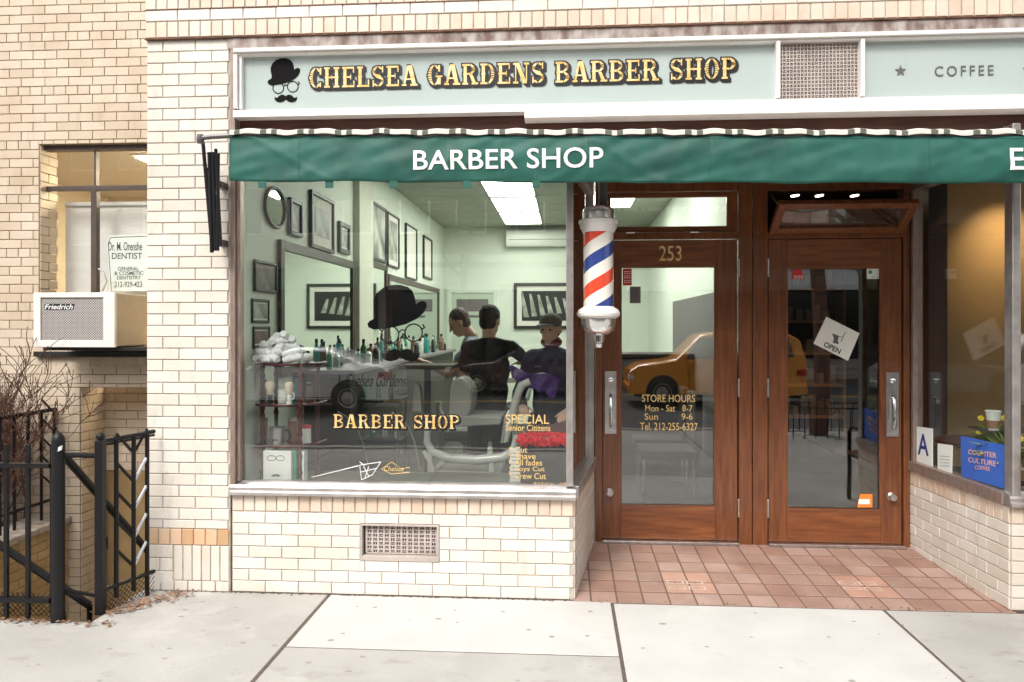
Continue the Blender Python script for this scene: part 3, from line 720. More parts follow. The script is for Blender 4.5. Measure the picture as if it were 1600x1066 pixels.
# emblem on the sign
emblem(PSg, (418, 91, 469, 132), (425, 124, 467, 146), (429, 148, 464, 160), 'decal', S)
ptext('lettering', 'COFFEE', PSg, 1460, 102, 1552, 120, 'ink', S, spacing=1.35, offset=.004)
def star(px, py, r):
    c_ = PSg.hit(px, py, .002); mb = MB()
    mb.prism([c_ + PSg.u * (r * (1 if i % 2 == 0 else .42) * math.sin(i * math.pi / 5)) + PSg.v * (r * (1 if i % 2 == 0 else .42) * math.cos(i * math.pi / 5)) for i in range(10)], PSg.n * .002)
    mb.build('star', 'ink', S)
star(1407, 111, .033); star(1607, 109, .033)

# base vent in the wall below the window
V = T('wall_vent', 'small cast metal grille set low in the cream brick wall under the display window', 'vent', ((vh[0] + vh[1]) / 2, 0, vh[2]))
q = MB(); q.box(vh[0], vh[1], .045, .06, vh[2], vh[3]); q.build('grille_backing', 'black', V)
q = MB(); t = .016
q.box(vh[0], vh[1], -.004, .045, vh[3] - .012, vh[3]); q.box(vh[0], vh[0] + .012, -.004, .045, vh[2], vh[3] - .012); q.box(vh[1] - .012, vh[1], -.004, .045, vh[2], vh[3] - .012); q.box(vh[0] + .012, vh[1] - .012, -.004, .045, vh[2], vh[2] + .03)
q.build('frame', 'grille', V, bevel=.002)
lattice(Plane((0, .04), (1, .04)), vh[0] + .03, vh[1] - .02, vh[2] + .038, vh[3] - .018, 12, 7, 0, .012, V, 'grille', .34)

# ================================================================== AWNING
YA = -.26
a0 = U(359, 212, YA); a1 = U(1660, 213, YA); b0 = U(359, 284, YA); b1 = U(1660, 287, YA)
A = T('awning', 'long green canvas shop awning lettered in white across the storefront', 'awning', (0, YA, 2.4))
va = MB(); NX, NZ = 260, 16
def topz(x): return a0.z + (a1.z - a0.z) * (x - a0.x) / (a1.x - a0.x)
def botz(x): return b0.z + (b1.z - b0.z) * (x - b0.x) / (b1.x - b0.x)
def wr(x, s):                                   # folds of the hanging cloth
    f = 0
    for cx_, sl, am, wd in ((-1.55, .9, .010, .035), (-1.35, -.6, .008, .05), (-1.0, .5, .007, .06), (-.62, -.9, .011, .04), (-.3, .7, .008, .05), (.1, -.7, .012, .05), (.32, .8, .010, .04), (.62, -.4, .009, .07), (.95, .5, .008, .06), (1.5, .3, .006, .09), (1.9, -.6, .008, .07), (2.3, .9, .013, .05), (2.5, .4, .01, .05)):
        f += am * .55 * math.exp(-((x - cx_ - sl * (s - .5) * .5) / wd) ** 2)
    f += .006 * math.sin(x * 2.1 + 5 * s) * s + .010 * noise.noise(Vector((x * 2.2 + s, s * 1.6, 3))) + .007 * noise.noise(Vector((x * 7 + s * 4, s * 2.5, 9))) + .003 * noise.noise(Vector((x * 19, s * 4, 1)))
    f += .010 * math.sin(s * math.pi)
    return f
for i in range(NX + 1):
    x_ = a0.x + (a1.x - a0.x) * i / NX
    for j in range(NZ + 1):
        s = j / NZ; zz = topz(x_) + (botz(x_) + .004 * math.sin(x_ * 9) - topz(x_)) * s
        va.v.append(Vector((x_, YA - wr(x_, s), zz)))
for i in range(NX):
    for j in range(NZ): k = i * (NZ + 1) + j; va.f.append((k, k + 1, k + NZ + 2, k + NZ + 1))
vo = va.build('valance', 'canvas', A, smooth='all'); sm = vo.modifiers.new('thick', 'SOLIDIFY'); sm.thickness = .004; sm.offset = -1
for zz_, nm in ((.965, 'hem_seam'), (.05, 'hem_seam')):
    q = MB(); q.tube([(a0.x + (a1.x - a0.x) * i / 200, YA - wr(a0.x + (a1.x - a0.x) * i / 200, zz_) - .001, topz(a0.x + (a1.x - a0.x) * i / 200) + (botz(a0.x + (a1.x - a0.x) * i / 200) - topz(a0.x + (a1.x - a0.x) * i / 200)) * zz_) for i in range(201)], .0016, 4); q.build(nm, 'canvas', A)
for xs2 in (-1.5, -.35, .78, 1.93):
    q = MB(); q.tube([(xs2, YA - wr(xs2, k / 12) - .001, topz(xs2) + (botz(xs2) - topz(xs2)) * k / 12) for k in range(13)], .0018, 4); q.build('cloth_seam', 'canvas', A)
hm = MB(); hm.tube([(a0.x + (a1.x - a0.x) * i / 60, YA + .012, topz(a0.x + (a1.x - a0.x) * i / 60) + .0) for i in range(61)], .012, 8); hm.build('front_bar', 'grey_post', A, smooth=True)
ro = MB(); n_ = 200
for i in range(n_ + 1):
    x_ = a0.x + (a1.x - a0.x) * i / n_; zt = topz(x_) + .015 + .004 * math.sin(x_ * 17) + .003 * math.sin(x_ * 41)
    for k, (yy, z_) in enumerate(((-.018, -.010), (-.02, .012), (.01, .024), (.10, .034), (.24, .05), (.24, .035), (.1, .012), (.01, -.004))): ro.v.append(Vector((x_, YA + yy, zt + z_ * (1 if k < 4 else 1))))
for i in range(n_):
    for k in range(8): a_ = i * 8 + k; b_ = i * 8 + (k + 1) % 8; ro.f.append((a_, b_, b_ + 8, a_ + 8))
ro.build('canopy', 'striped', A, smooth=True)
tb = MB()
for px in (410, 515, 615, 730, 838): c_ = U(px, 286, YA); tb.box(c_.x - .022, c_.x + .022, YA - .008, YA + .004, c_.z - .028, c_.z + .01)
tb.build('tab', 'canvas', A)
PA = Plane((0, YA - .03), (1, YA - .03))
def awn_text(body, px0, py0, px1, py1, parent):
    o_ = ptext('lettering', body, PA, px0, py0, px1, py1, 'white_paint', parent, lift=0, offset=.011, spacing=1.02)
    bm = bmesh.new(); bm.from_mesh(o_.data)                     # drape the letters on the cloth
    bmesh.ops.triangulate(bm, faces=bm.faces[:]); bmesh.ops.subdivide_edges(bm, edges=[e for e in bm.edges if e.calc_length() > .03], cuts=2)
    ax = A.location
    for v_ in bm.verts:
        X_ = v_.co.x + ax.x; Z_ = v_.co.z + ax.z; s = (topz(X_) - Z_) / (topz(X_) - botz(X_)); s = min(max(s, 0), 1)
        v_.co.y = YA - wr(X_, s) - .0035 - (v_.co.y + ax.y < YA - .0302) * .001 - ax.y
    bm.to_mesh(o_.data); bm.free()
awn_text('BARBER SHOP', 645, 229, 943, 265, A); awn_text('E', 1580, 230, 1602, 265, A)
# folded arm at the left end
ar = MB()
p0 = U(313, 216, YA); ar.tube([p0, U(330, 214, YA), a0 + Vector((.02, 0, .0))], .014, 8); ar.lathe(p0 + Vector((0, 0, -.03)), [(.018, 0), (.022, .02), (.018, .05)], 10)
ar.build('arm_tube', 'grey_post', A, smooth=True)
ar = MB(); Yb = -.12
for (x_, y_), (x2, y2), r_ in (((317, 222), (330, 370), .011), ((327, 238), (331, 395), .012), ((333, 238), (337, 392), .011), ((341, 240), (340, 392), .010), ((337, 233), (345, 385), .010), ((325, 262), (334, 300), .010)):
    ar.tube([U(x_, y_, Yb - .02), U(x2, y2, Yb)], r_, 7)
ar.build('folding_arm', 'iron', A, smooth=True)
ar = MB()
for y_ in (290, 380): c_ = U(345, y_, -.06); ar.box(c_.x - .02, c_.x + .02, -.10, .0, c_.z - .02, c_.z + .02)
ar.build('wall_bracket', 'grey_post', A, bevel=.003)

# ================================================================== BARBER POLE
pc = U(935, 430, .12); ppx = 1200 / ((.12 - CY) * cs) ; 
def PZ(y): return U(935, y, .12).z
sc_ = (U(960, 430, .12).x - U(910, 430, .12).x) / 50
BP = T('barber_pole', 'red white and blue striped barber pole with chrome domes beside the left door', 'barber pole', (pc.x, .12, PZ(430)))
k = MB(); k.lathe((pc.x, .12, 0), [(23.5 * sc_, PZ(492)), (23.5 * sc_, PZ(362))], 40); k.build('striped_cylinder', 'pole', BP, smooth=True)
k = MB(); k.lathe((pc.x, .12, 0), [(r_ * sc_, PZ(y_)) for r_, y_ in ((25, 364), (26, 361), (29, 356), (29, 351), (31, 350), (31, 345), (27, 343))], 40); k.build('collar', 'white_metal', BP, smooth=True)
k = MB(); k.lathe((pc.x, .12, 0), [(r_ * sc_, PZ(y_)) for r_, y_ in ((25, 343.5), (25, 334), (24, 328), (20, 324), (12, 322), (.5, 321))], 40); k.build('top_dome', 'bright', BP, smooth=True)
k = MB(); k.lathe((pc.x, .12, 0), [(r_ * sc_, PZ(y_)) for r_, y_ in ((27, 498), (33, 494), (34, 490), (31, 484), (24, 480), (23, 478))], 40); k.build('collar', 'white_metal', BP, smooth=True)
k = MB(); k.lathe((pc.x, .12, 0), [(r_ * sc_, PZ(y_)) for r_, y_ in ((6, 543), (7, 541), (7, 535), (9, 534), (9, 524), (16, 522), (23, 517), (26, 508), (27, 498.5))], 40); k.build('bottom_dome', 'chrome', BP, smooth=True)
k = MB(); k.tube([(pc.x + .03, .17, PZ(340)), (pc.x + .03, .19, 2.75)], .028, 10); k.build('hanger_post', 'grey_post', BP, smooth=True)
k = MB(); k.box(pc.x - .02, pc.x + .02, .2, .27, PZ(350), PZ(335)); k.box(pc.x - .02, pc.x + .02, .2, .27, PZ(500), PZ(490)); k.build('bracket', 'satin', BP)

# ================================================================== PAVEMENT, TILES, STREET
g = MB()
def slabs(mb, rects, gap=.02, z=0):
    for (xa, xb, ya, yb) in rects: mb.box(xa + gap * .45, xb - gap * .45, ya + gap * .32, yb - gap * .32, z - .08, z)
JX = [-1.405, .268, 1.79, 3.4, 5.0, 6.6, 8.2]
lightr = [(JX[0], JX[1], -.75, -.0), (JX[1], JX[2], -1.55, -.03)]
greyr = [(JX[0], JX[1], -1.9, -.75), (JX[1], JX[2], -2.7, -1.55), (JX[2], JX[3], -1.9, -.03)]
for r in range(2):
    for i, xa in enumerate([-8, -6.2, -4.6, -3.0] + JX[:-1]):
        xb = ([-6.2, -4.6, -3.0] + JX)[i]
        if not (xa == JX[1] and r == 0): greyr.append((xa, xb, -1.9 - 1.65 * (r + 1), -1.9 - 1.65 * r))
greyr += [(JX[3], JX[4], -1.9, -.0), (JX[4], JX[5], -1.9, 0), (JX[5], JX[6], -1.9, 0), (JX[1], JX[2], -3.55, -2.7)]
q = MB(); slabs(q, lightr); setting(q, 'pavement', 'concrete_light', bevel=.004)
q = MB(); slabs(q, greyr); q.prism([(-8, -1.895, 0), (JX[0] - .012, -1.895, 0), (JX[0] - .012, -.004, 0), (XP0 - .02, -.004, 0), (XP0 - .02, -.52, 0), (-8, -.52, 0)], (0, 0, -.08)); setting(q, 'pavement', 'concrete_grey', bevel=.004)
q = MB()
for r in cut([(-60, 60, -5.35, .1)], [(-4.05, XP0 - .02, -.50, 2)]): q.box(r[0], r[1], r[2], r[3], -.5, -.0035)
setting(q, 'ground', 'joint')
# entrance tiles, rising gently to the doors
def tz(y): return .0 + .042 * max(0, min(1, y / YD))
q = MB(); tw, td = .1525, YD / 6.1
row = 0; y = -.03
marks = [UZ(1072, 915, .015), UZ(1345, 917, .015)]
mk = MB(); mt = MB()
while y < YD + .02:
    y2 = min(y + td, YD + .03)
    x = XW1 - .05 - (tw / 2 if row % 1 else 0)
    while x < XC0 + .05:
        g_ = .0055
        xa, xb, ya, yb = x + g_, x + tw - g_, y + .0095, y2 - .0095
        lx = XW1 + (XD0 - XW1) * max(0, (ya + yb) / 2) / YD - .02; rx = XC0 + (XD1 - XC0) * max(0, (ya + yb) / 2) / YD + .02
        xa, xb = max(xa, lx), min(xb, rx)
        if xb - xa > .02:
            hitm = [m_ for m_ in marks if abs((xa + xb) / 2 - m_.x) < tw * .99 and abs((ya + yb) / 2 - m_.y) < td * .95]
            dst = mt if hitm else q
            dst.add([(xa, ya, tz(ya) - .02), (xb, ya, tz(ya) - .02), (xb, yb, tz(yb) - .02), (xa, yb, tz(yb) - .02), (xa, ya, tz(ya)), (xb, ya, tz(ya)), (xb, yb, tz(yb)), (xa, yb, tz(yb))],
                    [(4, 5, 6, 7), (0, 1, 5, 4), (1, 2, 6, 5), (2, 3, 7, 6), (3, 0, 4, 7)])
        x += tw
    y = y2; row += 1
setting(q, 'entrance_tiles', 'tile', bevel=.0015); setting(mt, 'entrance_tiles', 'tile_mark', bevel=.0015)
q = MB(); q.prism([(XW1 - .05, -.035, -.004), (XC0 + .06, -.035, -.004), (XC0 + .06, YD + .05, tz(YD) - .004), (XW1 - .05, YD + .05, tz(YD) - .004)], (0, 0, -.06)); setting(q, 'tile_bed', 'grout')
q = MB()
for m_ in marks:
    for r in range(2):
        for c in range(4):
            x_ = m_.x - .11 + c * .06; y_ = m_.y - .05 + r * .09; zz = tz(y_) + .0012
            q.add([(x_, y_, zz), (x_ + .045, y_, zz), (x_ + .045, y_ + .012, zz), (x_, y_ + .012, zz)], [(0, 1, 2, 3)])
            q.add([(x_, y_ + .04, tz(y_ + .04) + .0012), (x_ + .045, y_ + .04, tz(y_ + .04) + .0012), (x_ + .045, y_ + .052, tz(y_ + .05) + .0012), (x_, y_ + .052, tz(y_ + .05) + .0012)], [(0, 1, 2, 3)])
            q.add([(x_ + .033 * (c % 2), y_ + .012, zz), (x_ + .012 + .033 * (c % 2), y_ + .012, zz), (x_ + .012 + .033 * (c % 2), y_ + .04, tz(y_ + .04) + .0012), (x_ + .033 * (c % 2), y_ + .04, tz(y_ + .04) + .0012)], [(0, 1, 2, 3)])
setting(q, 'tile_inlay', mat('worn pale inlay', (.60, .46, .39), .8, var=.2, vscale=30))
q = MB(); q.box(-60, 60, -5.5, -5.35, -.5, -.0); setting(q, 'kerb', 'concrete_grey')
q = MB(); q.box(-120, 120, -21, -5.5, -.8, -.25); setting(q, 'road', 'asphalt')
q = MB(); q.box(-120, 120, -14.05, -13.93, -.25, -.246); q.box(-120, 120, -14.3, -14.18, -.25, -.246); setting(q, 'road_marking', 'yellow_line')
q = MB(); q.box(-120, 120, -150, -21, -.8, -.08); setting(q, 'far_pavement', 'concrete_grey')

# ================================================================== NEIGHBOUR BUILDING, AREAWAY
NB = T('brick_building', 'tan brick wall of the dentist office set back behind the areaway', 'building', (-4, YN, 0))
nx0 = -8.0; wx0, wx1 = U(62, 300, YN).x, -2.9
wz0, wz1 = U(140, 458, YN).z, U(140, 225, YN).z
azb = U(140, 547, YN).z
dx0, dx1, dz1 = U(126, 700, YN).x, XP0 - .1, U(190, 606, YN).z
holes = [(wx0, wx1, wz0 - .42, wz1), (dx0, dx1, -1.6, dz1)]
mo = MB(); backing(mo, FN, nx0, XP0, -1.6, 6.5, holes=holes, depth=.12); mo.build('mortar', 'mortar_tan', NB)
nb = MB(); courses(nb, FN, nx0, XP0, dz1 + .0, 6.5, bh=.0735, holes=[holes[0]], header_every=6, phase=2)
courses(nb, FN, nx0, dx0, -1.5, dz1, bh=.0735, phase=1); nb.build('brick_wall', 'brick_tan', NB)
# niche
NI = Plane((dx0, YN), (dx0, YN + .32)); NI.n = Vector((1, 0, 0)); NJ = Plane((dx0, YN + .32), (dx1, YN + .32))
q = MB(); backing(q, NI, 0, .32, -1.5, dz1, depth=.05); backing(q, NJ, 0, dx1 - dx0, -1.5, dz1, depth=.05); q.build('mortar', 'mortar_tan', NB)
q = MB(); courses(q, NI, 0, .32, -1.5, dz1, bh=.0735); courses(q, NJ, 0, dx1 - dx0, U(190, 736, YN + .32).z, dz1, bh=.0735); q.build('niche_brick', 'brick_tan', NB)
q = MB(); q.pbox(NJ, .05, dx1 - dx0, -1.5, U(190, 736, YN + .32).z, .0, .03); q.build('basement_door', mat('ochre painted door', (.30, .20, .09), .6, var=.2), NB, bevel=.004)
# window reveals + steel window
q = MB(); RV = Plane((wx0, YN), (wx0, YN + .22)); RV.n = Vector((1, 0, 0))
courses(q, RV, 0.0, .22, wz0 - .42, wz1, bh=.0735); q.build('reveal_brick', 'brick_tan', NB)
yw = YN + .09
q = MB()
def WX(px): return U(px, 300, yw).x
def WZ(py): return U(140, py, yw).z
q.box(wx0, wx1, yw - .05, yw + .04, WZ(236), wz1 + .0); q.box(wx0, WX(72), yw - .02, yw + .04, wz0, WZ(236))
q.box(WX(72), wx1, yw - .02, yw + .03, WZ(298), WZ(291)); q.box(WX(144), WX(153), yw - .02, yw + .03, wz0, WZ(298)); q.box(WX(149), WX(152), yw - .02, yw + .03, WZ(291), WZ(236))
wf = q.build('window_frame', 'steel_brown', NB, bevel=.003)
q = MB(); q.box(WX(70), wx1, yw + .003, yw + .009, wz0, wz1); q.build('pane', 'glass_clear', wf)
q = MB(); q.tube([U(160, 455, yw - .03), U(167, 440, yw - .05), U(162, 425, yw - .04), U(154, 420, yw - .02)], .007, 6); q.build('handle', 'satin', wf, smooth=True)
q = MB(); q.box(wx0 - .02, wx1, YN - .05, YN + .1, azb - .055, azb - .012); q.build('window_sill', 'dark_metal', NB, bevel=.003)
q = MB(); soldiers(q, FN, wx0, XP0 - .3, azb - .055 - .10, azb - .06, bw=.0735); q.build('soldier_course', 'brick_tan', NB)
# dentist room
q = MB(); q.box(wx0 - 1.5, XP0, YN + 3.2, YN + 3.3, -.2, 3.2); q.box(wx0 - 1.5, wx0 - 1.4, YN + .15, YN + 3.2, -.2, 3.2); q.box(XP0 - .05, XP0, YN + .15, YN + 3.2, -.2, 3.2); setting(q, 'office_wall', mat('office wall paint', (.64, .56, .46), .7))
q = MB(); q.box(wx0 - 1.5, XP0, YN + .12, YN + 3.3, 3.2, 3.3); setting(q, 'office_ceiling', mat('office ceiling paint', (.60, .54, .46), .7))
q = MB(); q.box(wx0 - 1.5, XP0, YN + .3, YN + 3.3, -.3, -.2); setting(q, 'office_floor', 'floor_dark')
CL = T('ceiling_light', 'warm ceiling light panel seen through the dentist window', 'ceiling light', (-3.55, YN + 1.5, 3.2))
q = MB(); q.box(-4.0, -2.75, YN + .9, YN + 2.3, 3.17, 3.185); q.build('diffuser', 'light_warm', CL)
q = MB(); q.box(-4.03, -2.72, YN + .87, YN + 2.33, 3.185, 3.2); q.build('frame', 'white_metal', CL)
BL = T('window_blind', 'white slatted blind hanging behind the dentist window', 'blind', (WX(160), yw + .2, WZ(322)))
q = MB(); nsl = 26; zt, zb = U(150, 322, yw + .2).z, U(150, 462, yw + .2).z
for i in range(nsl):
    z_ = zt + (zb - zt) * i / nsl; q.add([(U(103, 400, yw + .2).x, yw + .2, z_), (wx1, yw + .2, z_), (wx1, yw + .195, z_ - (zt - zb) / nsl * 1.02), (U(103, 400, yw + .2).x, yw + .195, z_ - (zt - zb) / nsl * 1.02)], [(0, 1, 2, 3)])
bo = q.build('slats', 'blind', BL); m_ = bo.modifiers.new('t', 'SOLIDIFY'); m_.thickness = .0015
q = MB(); q.box(U(103, 400, yw + .2).x, wx1, yw + .18, yw + .215, zt, zt + .03); q.build('head_rail', 'blind', BL)
# dentist sign in the window
ys = yw + .03; PDs = Plane((0, ys), (1, ys))
DS = T('window_sign', 'white dentist sign with a phone number standing inside the window', 'sign', U(190, 455, ys))
q = MB(); pa, pb, pc_ = PDs.hit(170, 452), PDs.hit(240, 366), PDs.hit(168, 372)
c0 = [PDs.hit(x_, y_) for x_, y_ in ((172, 455), (167, 378), (171, 368), (238, 366), (238, 455))]
q.prism(c0, Vector((0, .006, 0))); q.build('board', 'white_card', DS)
for s_, a, b, c, d in (('Dr. M. Orenshe', 169.5, 378, 222, 392), ('DENTIST', 175, 395, 222, 405), ('GENERAL', 184, 417, 217, 423), ('& COSMETIC', 179, 424, 224, 430), ('DENTISTRY', 183, 431, 220, 437), ('212-929-423', 179, 440, 222, 449)):
    ptext('lettering', s_, PDs, a, b, c, d, 'ink', DS, lift=.001, offset=.006)
q = MB(); q.tube([PDs.hit(x_, y_, .002) for x_, y_ in ((174, 455), (169, 380), (173, 371), (236, 369))], .002, 4); q.build('border', 'ink', DS)
# air conditioner
ya = YN - .42
AC = T('air_conditioner', 'cream window air conditioner with a dark woven grille under the dentist window', 'air conditioner', (U(115, 545, ya).x, ya, U(115, 545, ya).z))
ax0, ax1 = U(53, 500, ya).x, U(178, 500, ya).x; az0, az1 = U(115, 542, ya).z, U(115, 458, ya).z
q = MB(); q.box(ax0, ax1, ya + .03, YN + .35, az0, az1); q.build('casing', 'ac_side_shaded', AC, bevel=.008)
q = MB(); e_ = .03
gx0, gx1, gz0, gz1 = U(63, 500, ya).x, U(161, 500, ya).x, U(115, 532, ya).z, U(115, 465, ya).z
q.box(ax0 - .005, ax1 + .005, ya, ya + .03, az0 - .004, gz0); q.box(ax0 - .005, ax1 + .005, ya, ya + .03, gz1, az1 + .004); q.box(ax0 - .005, gx0, ya, ya + .03, gz0, gz1); q.box(gx1, ax1 + .005, ya, ya + .03, gz0, gz1)
q.build('front_panel', 'ac_body', AC, bevel=.003)
q = MB(); q.box(gx0, gx1, ya + .012, ya + .028, gz0, gz1); q.build('grille', 'weave', AC)
q = MB(); PAc = Plane((0, ya + .008), (1, ya + .008)); q.prism([PAc.hit(x_, y_) for x_, y_ in ((69, 484), (70, 475), (116, 475), (114, 484))], (0, .004, 0)); q.build('badge', 'black', AC)
ptext('lettering', 'Friedrich', PAc, 70, 475.5, 114, 483.5, 'white_paint', AC, lift=.001, shear=.25, offset=.012)
q = MB(); q.box(ax0 + .03, ax1 + .3, ya + .06, YN, az0 - .03, az0 - .006); q.build('support_tray', 'dark_metal', AC)

# areaway pit
ZF = -1.45; XA = -4.05
q = MB(); q.box(XA, XP0, -.5, YN + .4, ZF - .1, ZF); setting(q, 'areaway_floor', 'concrete_grey')
AW = T('retaining_wall', 'ochre brick wall with stone coping down the left side of the areaway', 'wall', (XA, .5, 0))
PA2 = Plane((XA, -.5), (XA, YN)); PA2.n = Vector((1, 0, 0)); PAf = Plane((XA, -.5), (XP0, -.5)); PAf.n = Vector((0, 1, 0))
q = MB(); backing(q, PA2, 0, 2.0, ZF, .0, depth=.15); backing(q, PAf, 0, XP0 - XA, ZF, -.02, depth=.1); q.build('mortar', 'mortar_tan', AW)
q = MB(); courses(q, PA2, 0, 2.0, ZF, .0); courses(q, PAf, 0, XP0 - XA, ZF, -.04); q.build('brick_wall', 'brick_area', AW)
q = MB(); q.box(XA - .28, XA + .04, -.45, YN - .002, .002, .06); q.build('coping', 'stone', AW, bevel=.01)
# pit right side is the pier footing; stairs going down to the right
q = MB(); ns = 6
for i in range(ns): q.box(XA + .012 + i * .19, XP0 - .04, -.47, .3, ZF, ZF + 1.2 - i * .2 - .003 * i) if i == 0 else q.box(XA + .012 + i * .19, XA + .012 + (i + 1) * .19, -.47, .3, ZF, ZF + 1.2 - i * .2)
q = MB()
for i in range(ns): q.box(XA + .012 + i * .19, XA + .012 + (i + 1) * .19 - .002, -.47, .35, ZF, ZF + 1.2 - i * .2)
STS = tag(q.build('stone_steps', 'stone', bevel=.006), 'stone steps leading down into the fenced areaway', 'steps')

def fence_bars(parent, pts_top, pts_bot, xs, r=.011):
    pass
Yf = -.50
def FP(px, py, Y=Yf): return U(px, py, Y)
# front railing
FR = T('iron_railing', 'black iron railing along the pavement in front of the areaway, left of the lock post', 'railing', (FP(50, 950).x, Yf, 0))
xl = FP(80, 800).x
q = MB(); zt = FP(40, 727).z; zb = FP(40, 937).z
q.box(-5.4, xl, Yf - .02, Yf + .02, zt - .012, zt + .012); q.build('top_rail', 'iron', FR)
q = MB(); q.box(-5.4, xl, Yf - .02, Yf + .02, zb - .012, zb + .012); q.build('bottom_rail', 'iron', FR)
for i, px in enumerate([10, 44] + [-24 - 34 * k for k in range(18)]):
    x_ = FP(px, 800).x; q = MB(); q.box(x_ - .010, x_ + .010, Yf - .010, Yf + .010, .005, FP(40, 695).z); q.build('baluster', 'iron', FR)
GP = T('gate_post', 'thick round topped black iron post with a sticker at the areaway corner', 'post', (FP(93, 960).x, Yf, 0))
q = MB(); xg = FP(93, 800).x; r_ = .034; zg = FP(93, 688).z
q.lathe((xg, Yf - .01, 0), [(r_ + .004, 0), (r_ + .004, .04), (r_, .05), (r_, zg), (r_ * .9, zg + .02), (r_ * .5, zg + .04), (.003, zg + .05)], 16); q.build('post', 'iron', GP, smooth=True)
q = MB(); x2 = FP(82, 800).x; q.box(x2 - .018, x2 + .018, Yf + .0, Yf + .036, .0, FP(82, 698).z); q.build('hinge_post', 'iron', GP, bevel=.004)
q = MB(); q.prism([U(91, 699, Yf - .047), U(97, 696, Yf - .047), U(96, 703, Yf - .047), U(90, 706, Yf - .047)], (0, .006, 0)); q.build('sticker', 'lock', GP)
# side railing back to the brick pier
Y1_, Y2_ = -.40, -.02
pA = Vector((U(157, 800, Y1_).x, Y1_, 0)); pB = Vector((U(241, 800, Y2_ - .03).x, Y2_ - .03, 0))
SRl = T('iron_railing', 'short black iron railing with chevron bars running back to the brick pier', 'railing', (pA.x, pA.y, 0))
zt1, zt2 = U(157, 690, Y1_).z, U(238, 675, Y2_).z; zt2 = max(zt2, zt1 - .1)
q = MB(); zp = U(157, 688, Y1_).z
q.box(pA.x - .022, pA.x + .022, pA.y - .022, pA.y + .022, .0, zp); q.ell((pA.x, pA.y, zp + .02), (.024,) * 3); q.build('post', 'iron', SRl, bevel=.003)
dv = pB - pA
def L(t, z): return Vector((pA.x + dv.x * t, pA.y + dv.y * t, z))
def sz(t): return U(157 + 81 * t, 690 - 17 * t, Y1_ + (Y2_ - Y1_) * t).z
q = MB(); q.tube([L(0, sz(0)), L(1.0, sz(1.0))], .013, 6); q.tube([L(0, sz(0) - .022), L(1.0, sz(1) - .022)], .007, 6); q.build('top_rail', 'iron', SRl)
q = MB(); q.tube([L(0, .13), L(1.0, .13)], .012, 6); q.build('bottom_rail', 'iron', SRl)
for t in (.28, .60, .86):
    q = MB(); q.tube([L(t, .06 if t < .8 else 0), L(t, sz(t))], .013, 6); q.build('baluster', 'iron', SRl)
for i in range(5):
    zc = .20 + i * .165
    q = MB(); q.tube([L(.28, zc + .13), L(.60, zc)], .009, 6); q.build('chevron_bar', 'iron', SRl)
    q = MB(); q.tube([L(.60, zc), L(.86, zc + .13)], .009, 6); q.build('chevron_bar', 'iron' if i == 4 else 'satin', SRl)
# link between the posts
q = MB(); q.tube([(xg, Yf, FP(100, 712).z), U(122, 711, -.45), U(150, 712, Y1_)], .015, 8); q.build('link_bar', 'iron', SRl, smooth=True)
q = MB(); q.tube([(xg, Yf, .17), U(150, 931, Y1_)], .010, 8); q.build('link_bar', 'iron', SRl, smooth=True)
# wire mesh along the foot of the railings
q = MB()
for a_, b_ in (((-5.2, Yf + .03), (xl, Yf + .03)), ((pA.x + .01, pA.y), (pB.x, pB.y))):
    a_ = Vector((*a_, 0)); b_ = Vector((*b_, 0)); L_ = (b_ - a_).length; d_ = (b_ - a_) / L_; k = 0
    while k * .03 < L_:
        p_ = a_ + d_ * (k * .03); e1 = min(.13, L_ - k * .03); q.tube([p_ + Vector((0, 0, .005)), p_ + d_ * e1 + Vector((0, 0, .005 + e1))], .0022, 3)
        s1 = min(.13, k * .03); q.tube([p_ + Vector((0, 0, .005)), p_ - d_ * s1 + Vector((0, 0, .005 + s1))], .0022, 3); k += 1
tag(q.build('wire_mesh', 'iron'), 'black diamond wire mesh along the foot of the railings', 'mesh')
# stair handrails
for (a_, b_, yy0, yy1, lab) in (((100, 712), (232, 862), -.42, .35, 'upper black sloping handrail going down behind the railing posts'), ((-20, 838), (140, 946), -.36, -.30, 'lower black sloping handrail going down at the left')):
    h = T('stair_handrail', lab, 'handrail', U(*a_, yy0))
    q = MB(); q.tube([U(*a_, yy0), U(*b_, yy1)], .022, 8); q.build('rail', 'iron', h, smooth=True)
    q = MB(); p_ = U(*b_, yy1); q.tube([p_, (p_.x, p_.y, ZF)], .015, 8); q.build('upright', 'iron', h, smooth=True)
# back railing on the coping
BR = T('iron_railing', 'black iron railing on the stone coping in front of the bare shrub', 'railing', (XA - .1, 1.0, .06))
ra = UX(108, 640, XA - .1); rb = UX(-60, 662, XA - .1)
def Lb(y_, z_): return Vector((XA - .1, y_, z_))
y_a, y_b = ra.y, -.3
q = MB(); q.tube([Lb(y_a + .05, UX(108, 636, XA - .1).z), Lb(y_b, UX(108, 636, XA - .1).z)], .016, 6); ztr_ = UX(108, 636, XA - .1).z; q.build('top_rail', 'iron', BR)
q = MB(); q.tube([Lb(y_a, .20), Lb(y_b, .20)], .012, 6); q.build('bottom_rail', 'iron', BR)
yy = y_a - .04; k = 0
ys_l = []
while yy > y_b: ys_l.append(yy); yy -= .15
for t in ys_l:
    q = MB(); q.tube([Lb(t, .06), Lb(t, ztr_)], .012, 6); q.build('baluster', 'iron', BR)
for i in range(5):
    zc = .30 + i * .15
    q = MB(); q.tube([Lb(ys_l[0], zc + .12), Lb(ys_l[1], zc)], .009, 5); q.build('chevron_bar', 'iron', BR)
    q = MB(); q.tube([Lb(ys_l[1], zc), Lb(ys_l[2], zc + .12)], .009, 5); q.build('chevron_bar', 'iron', BR)
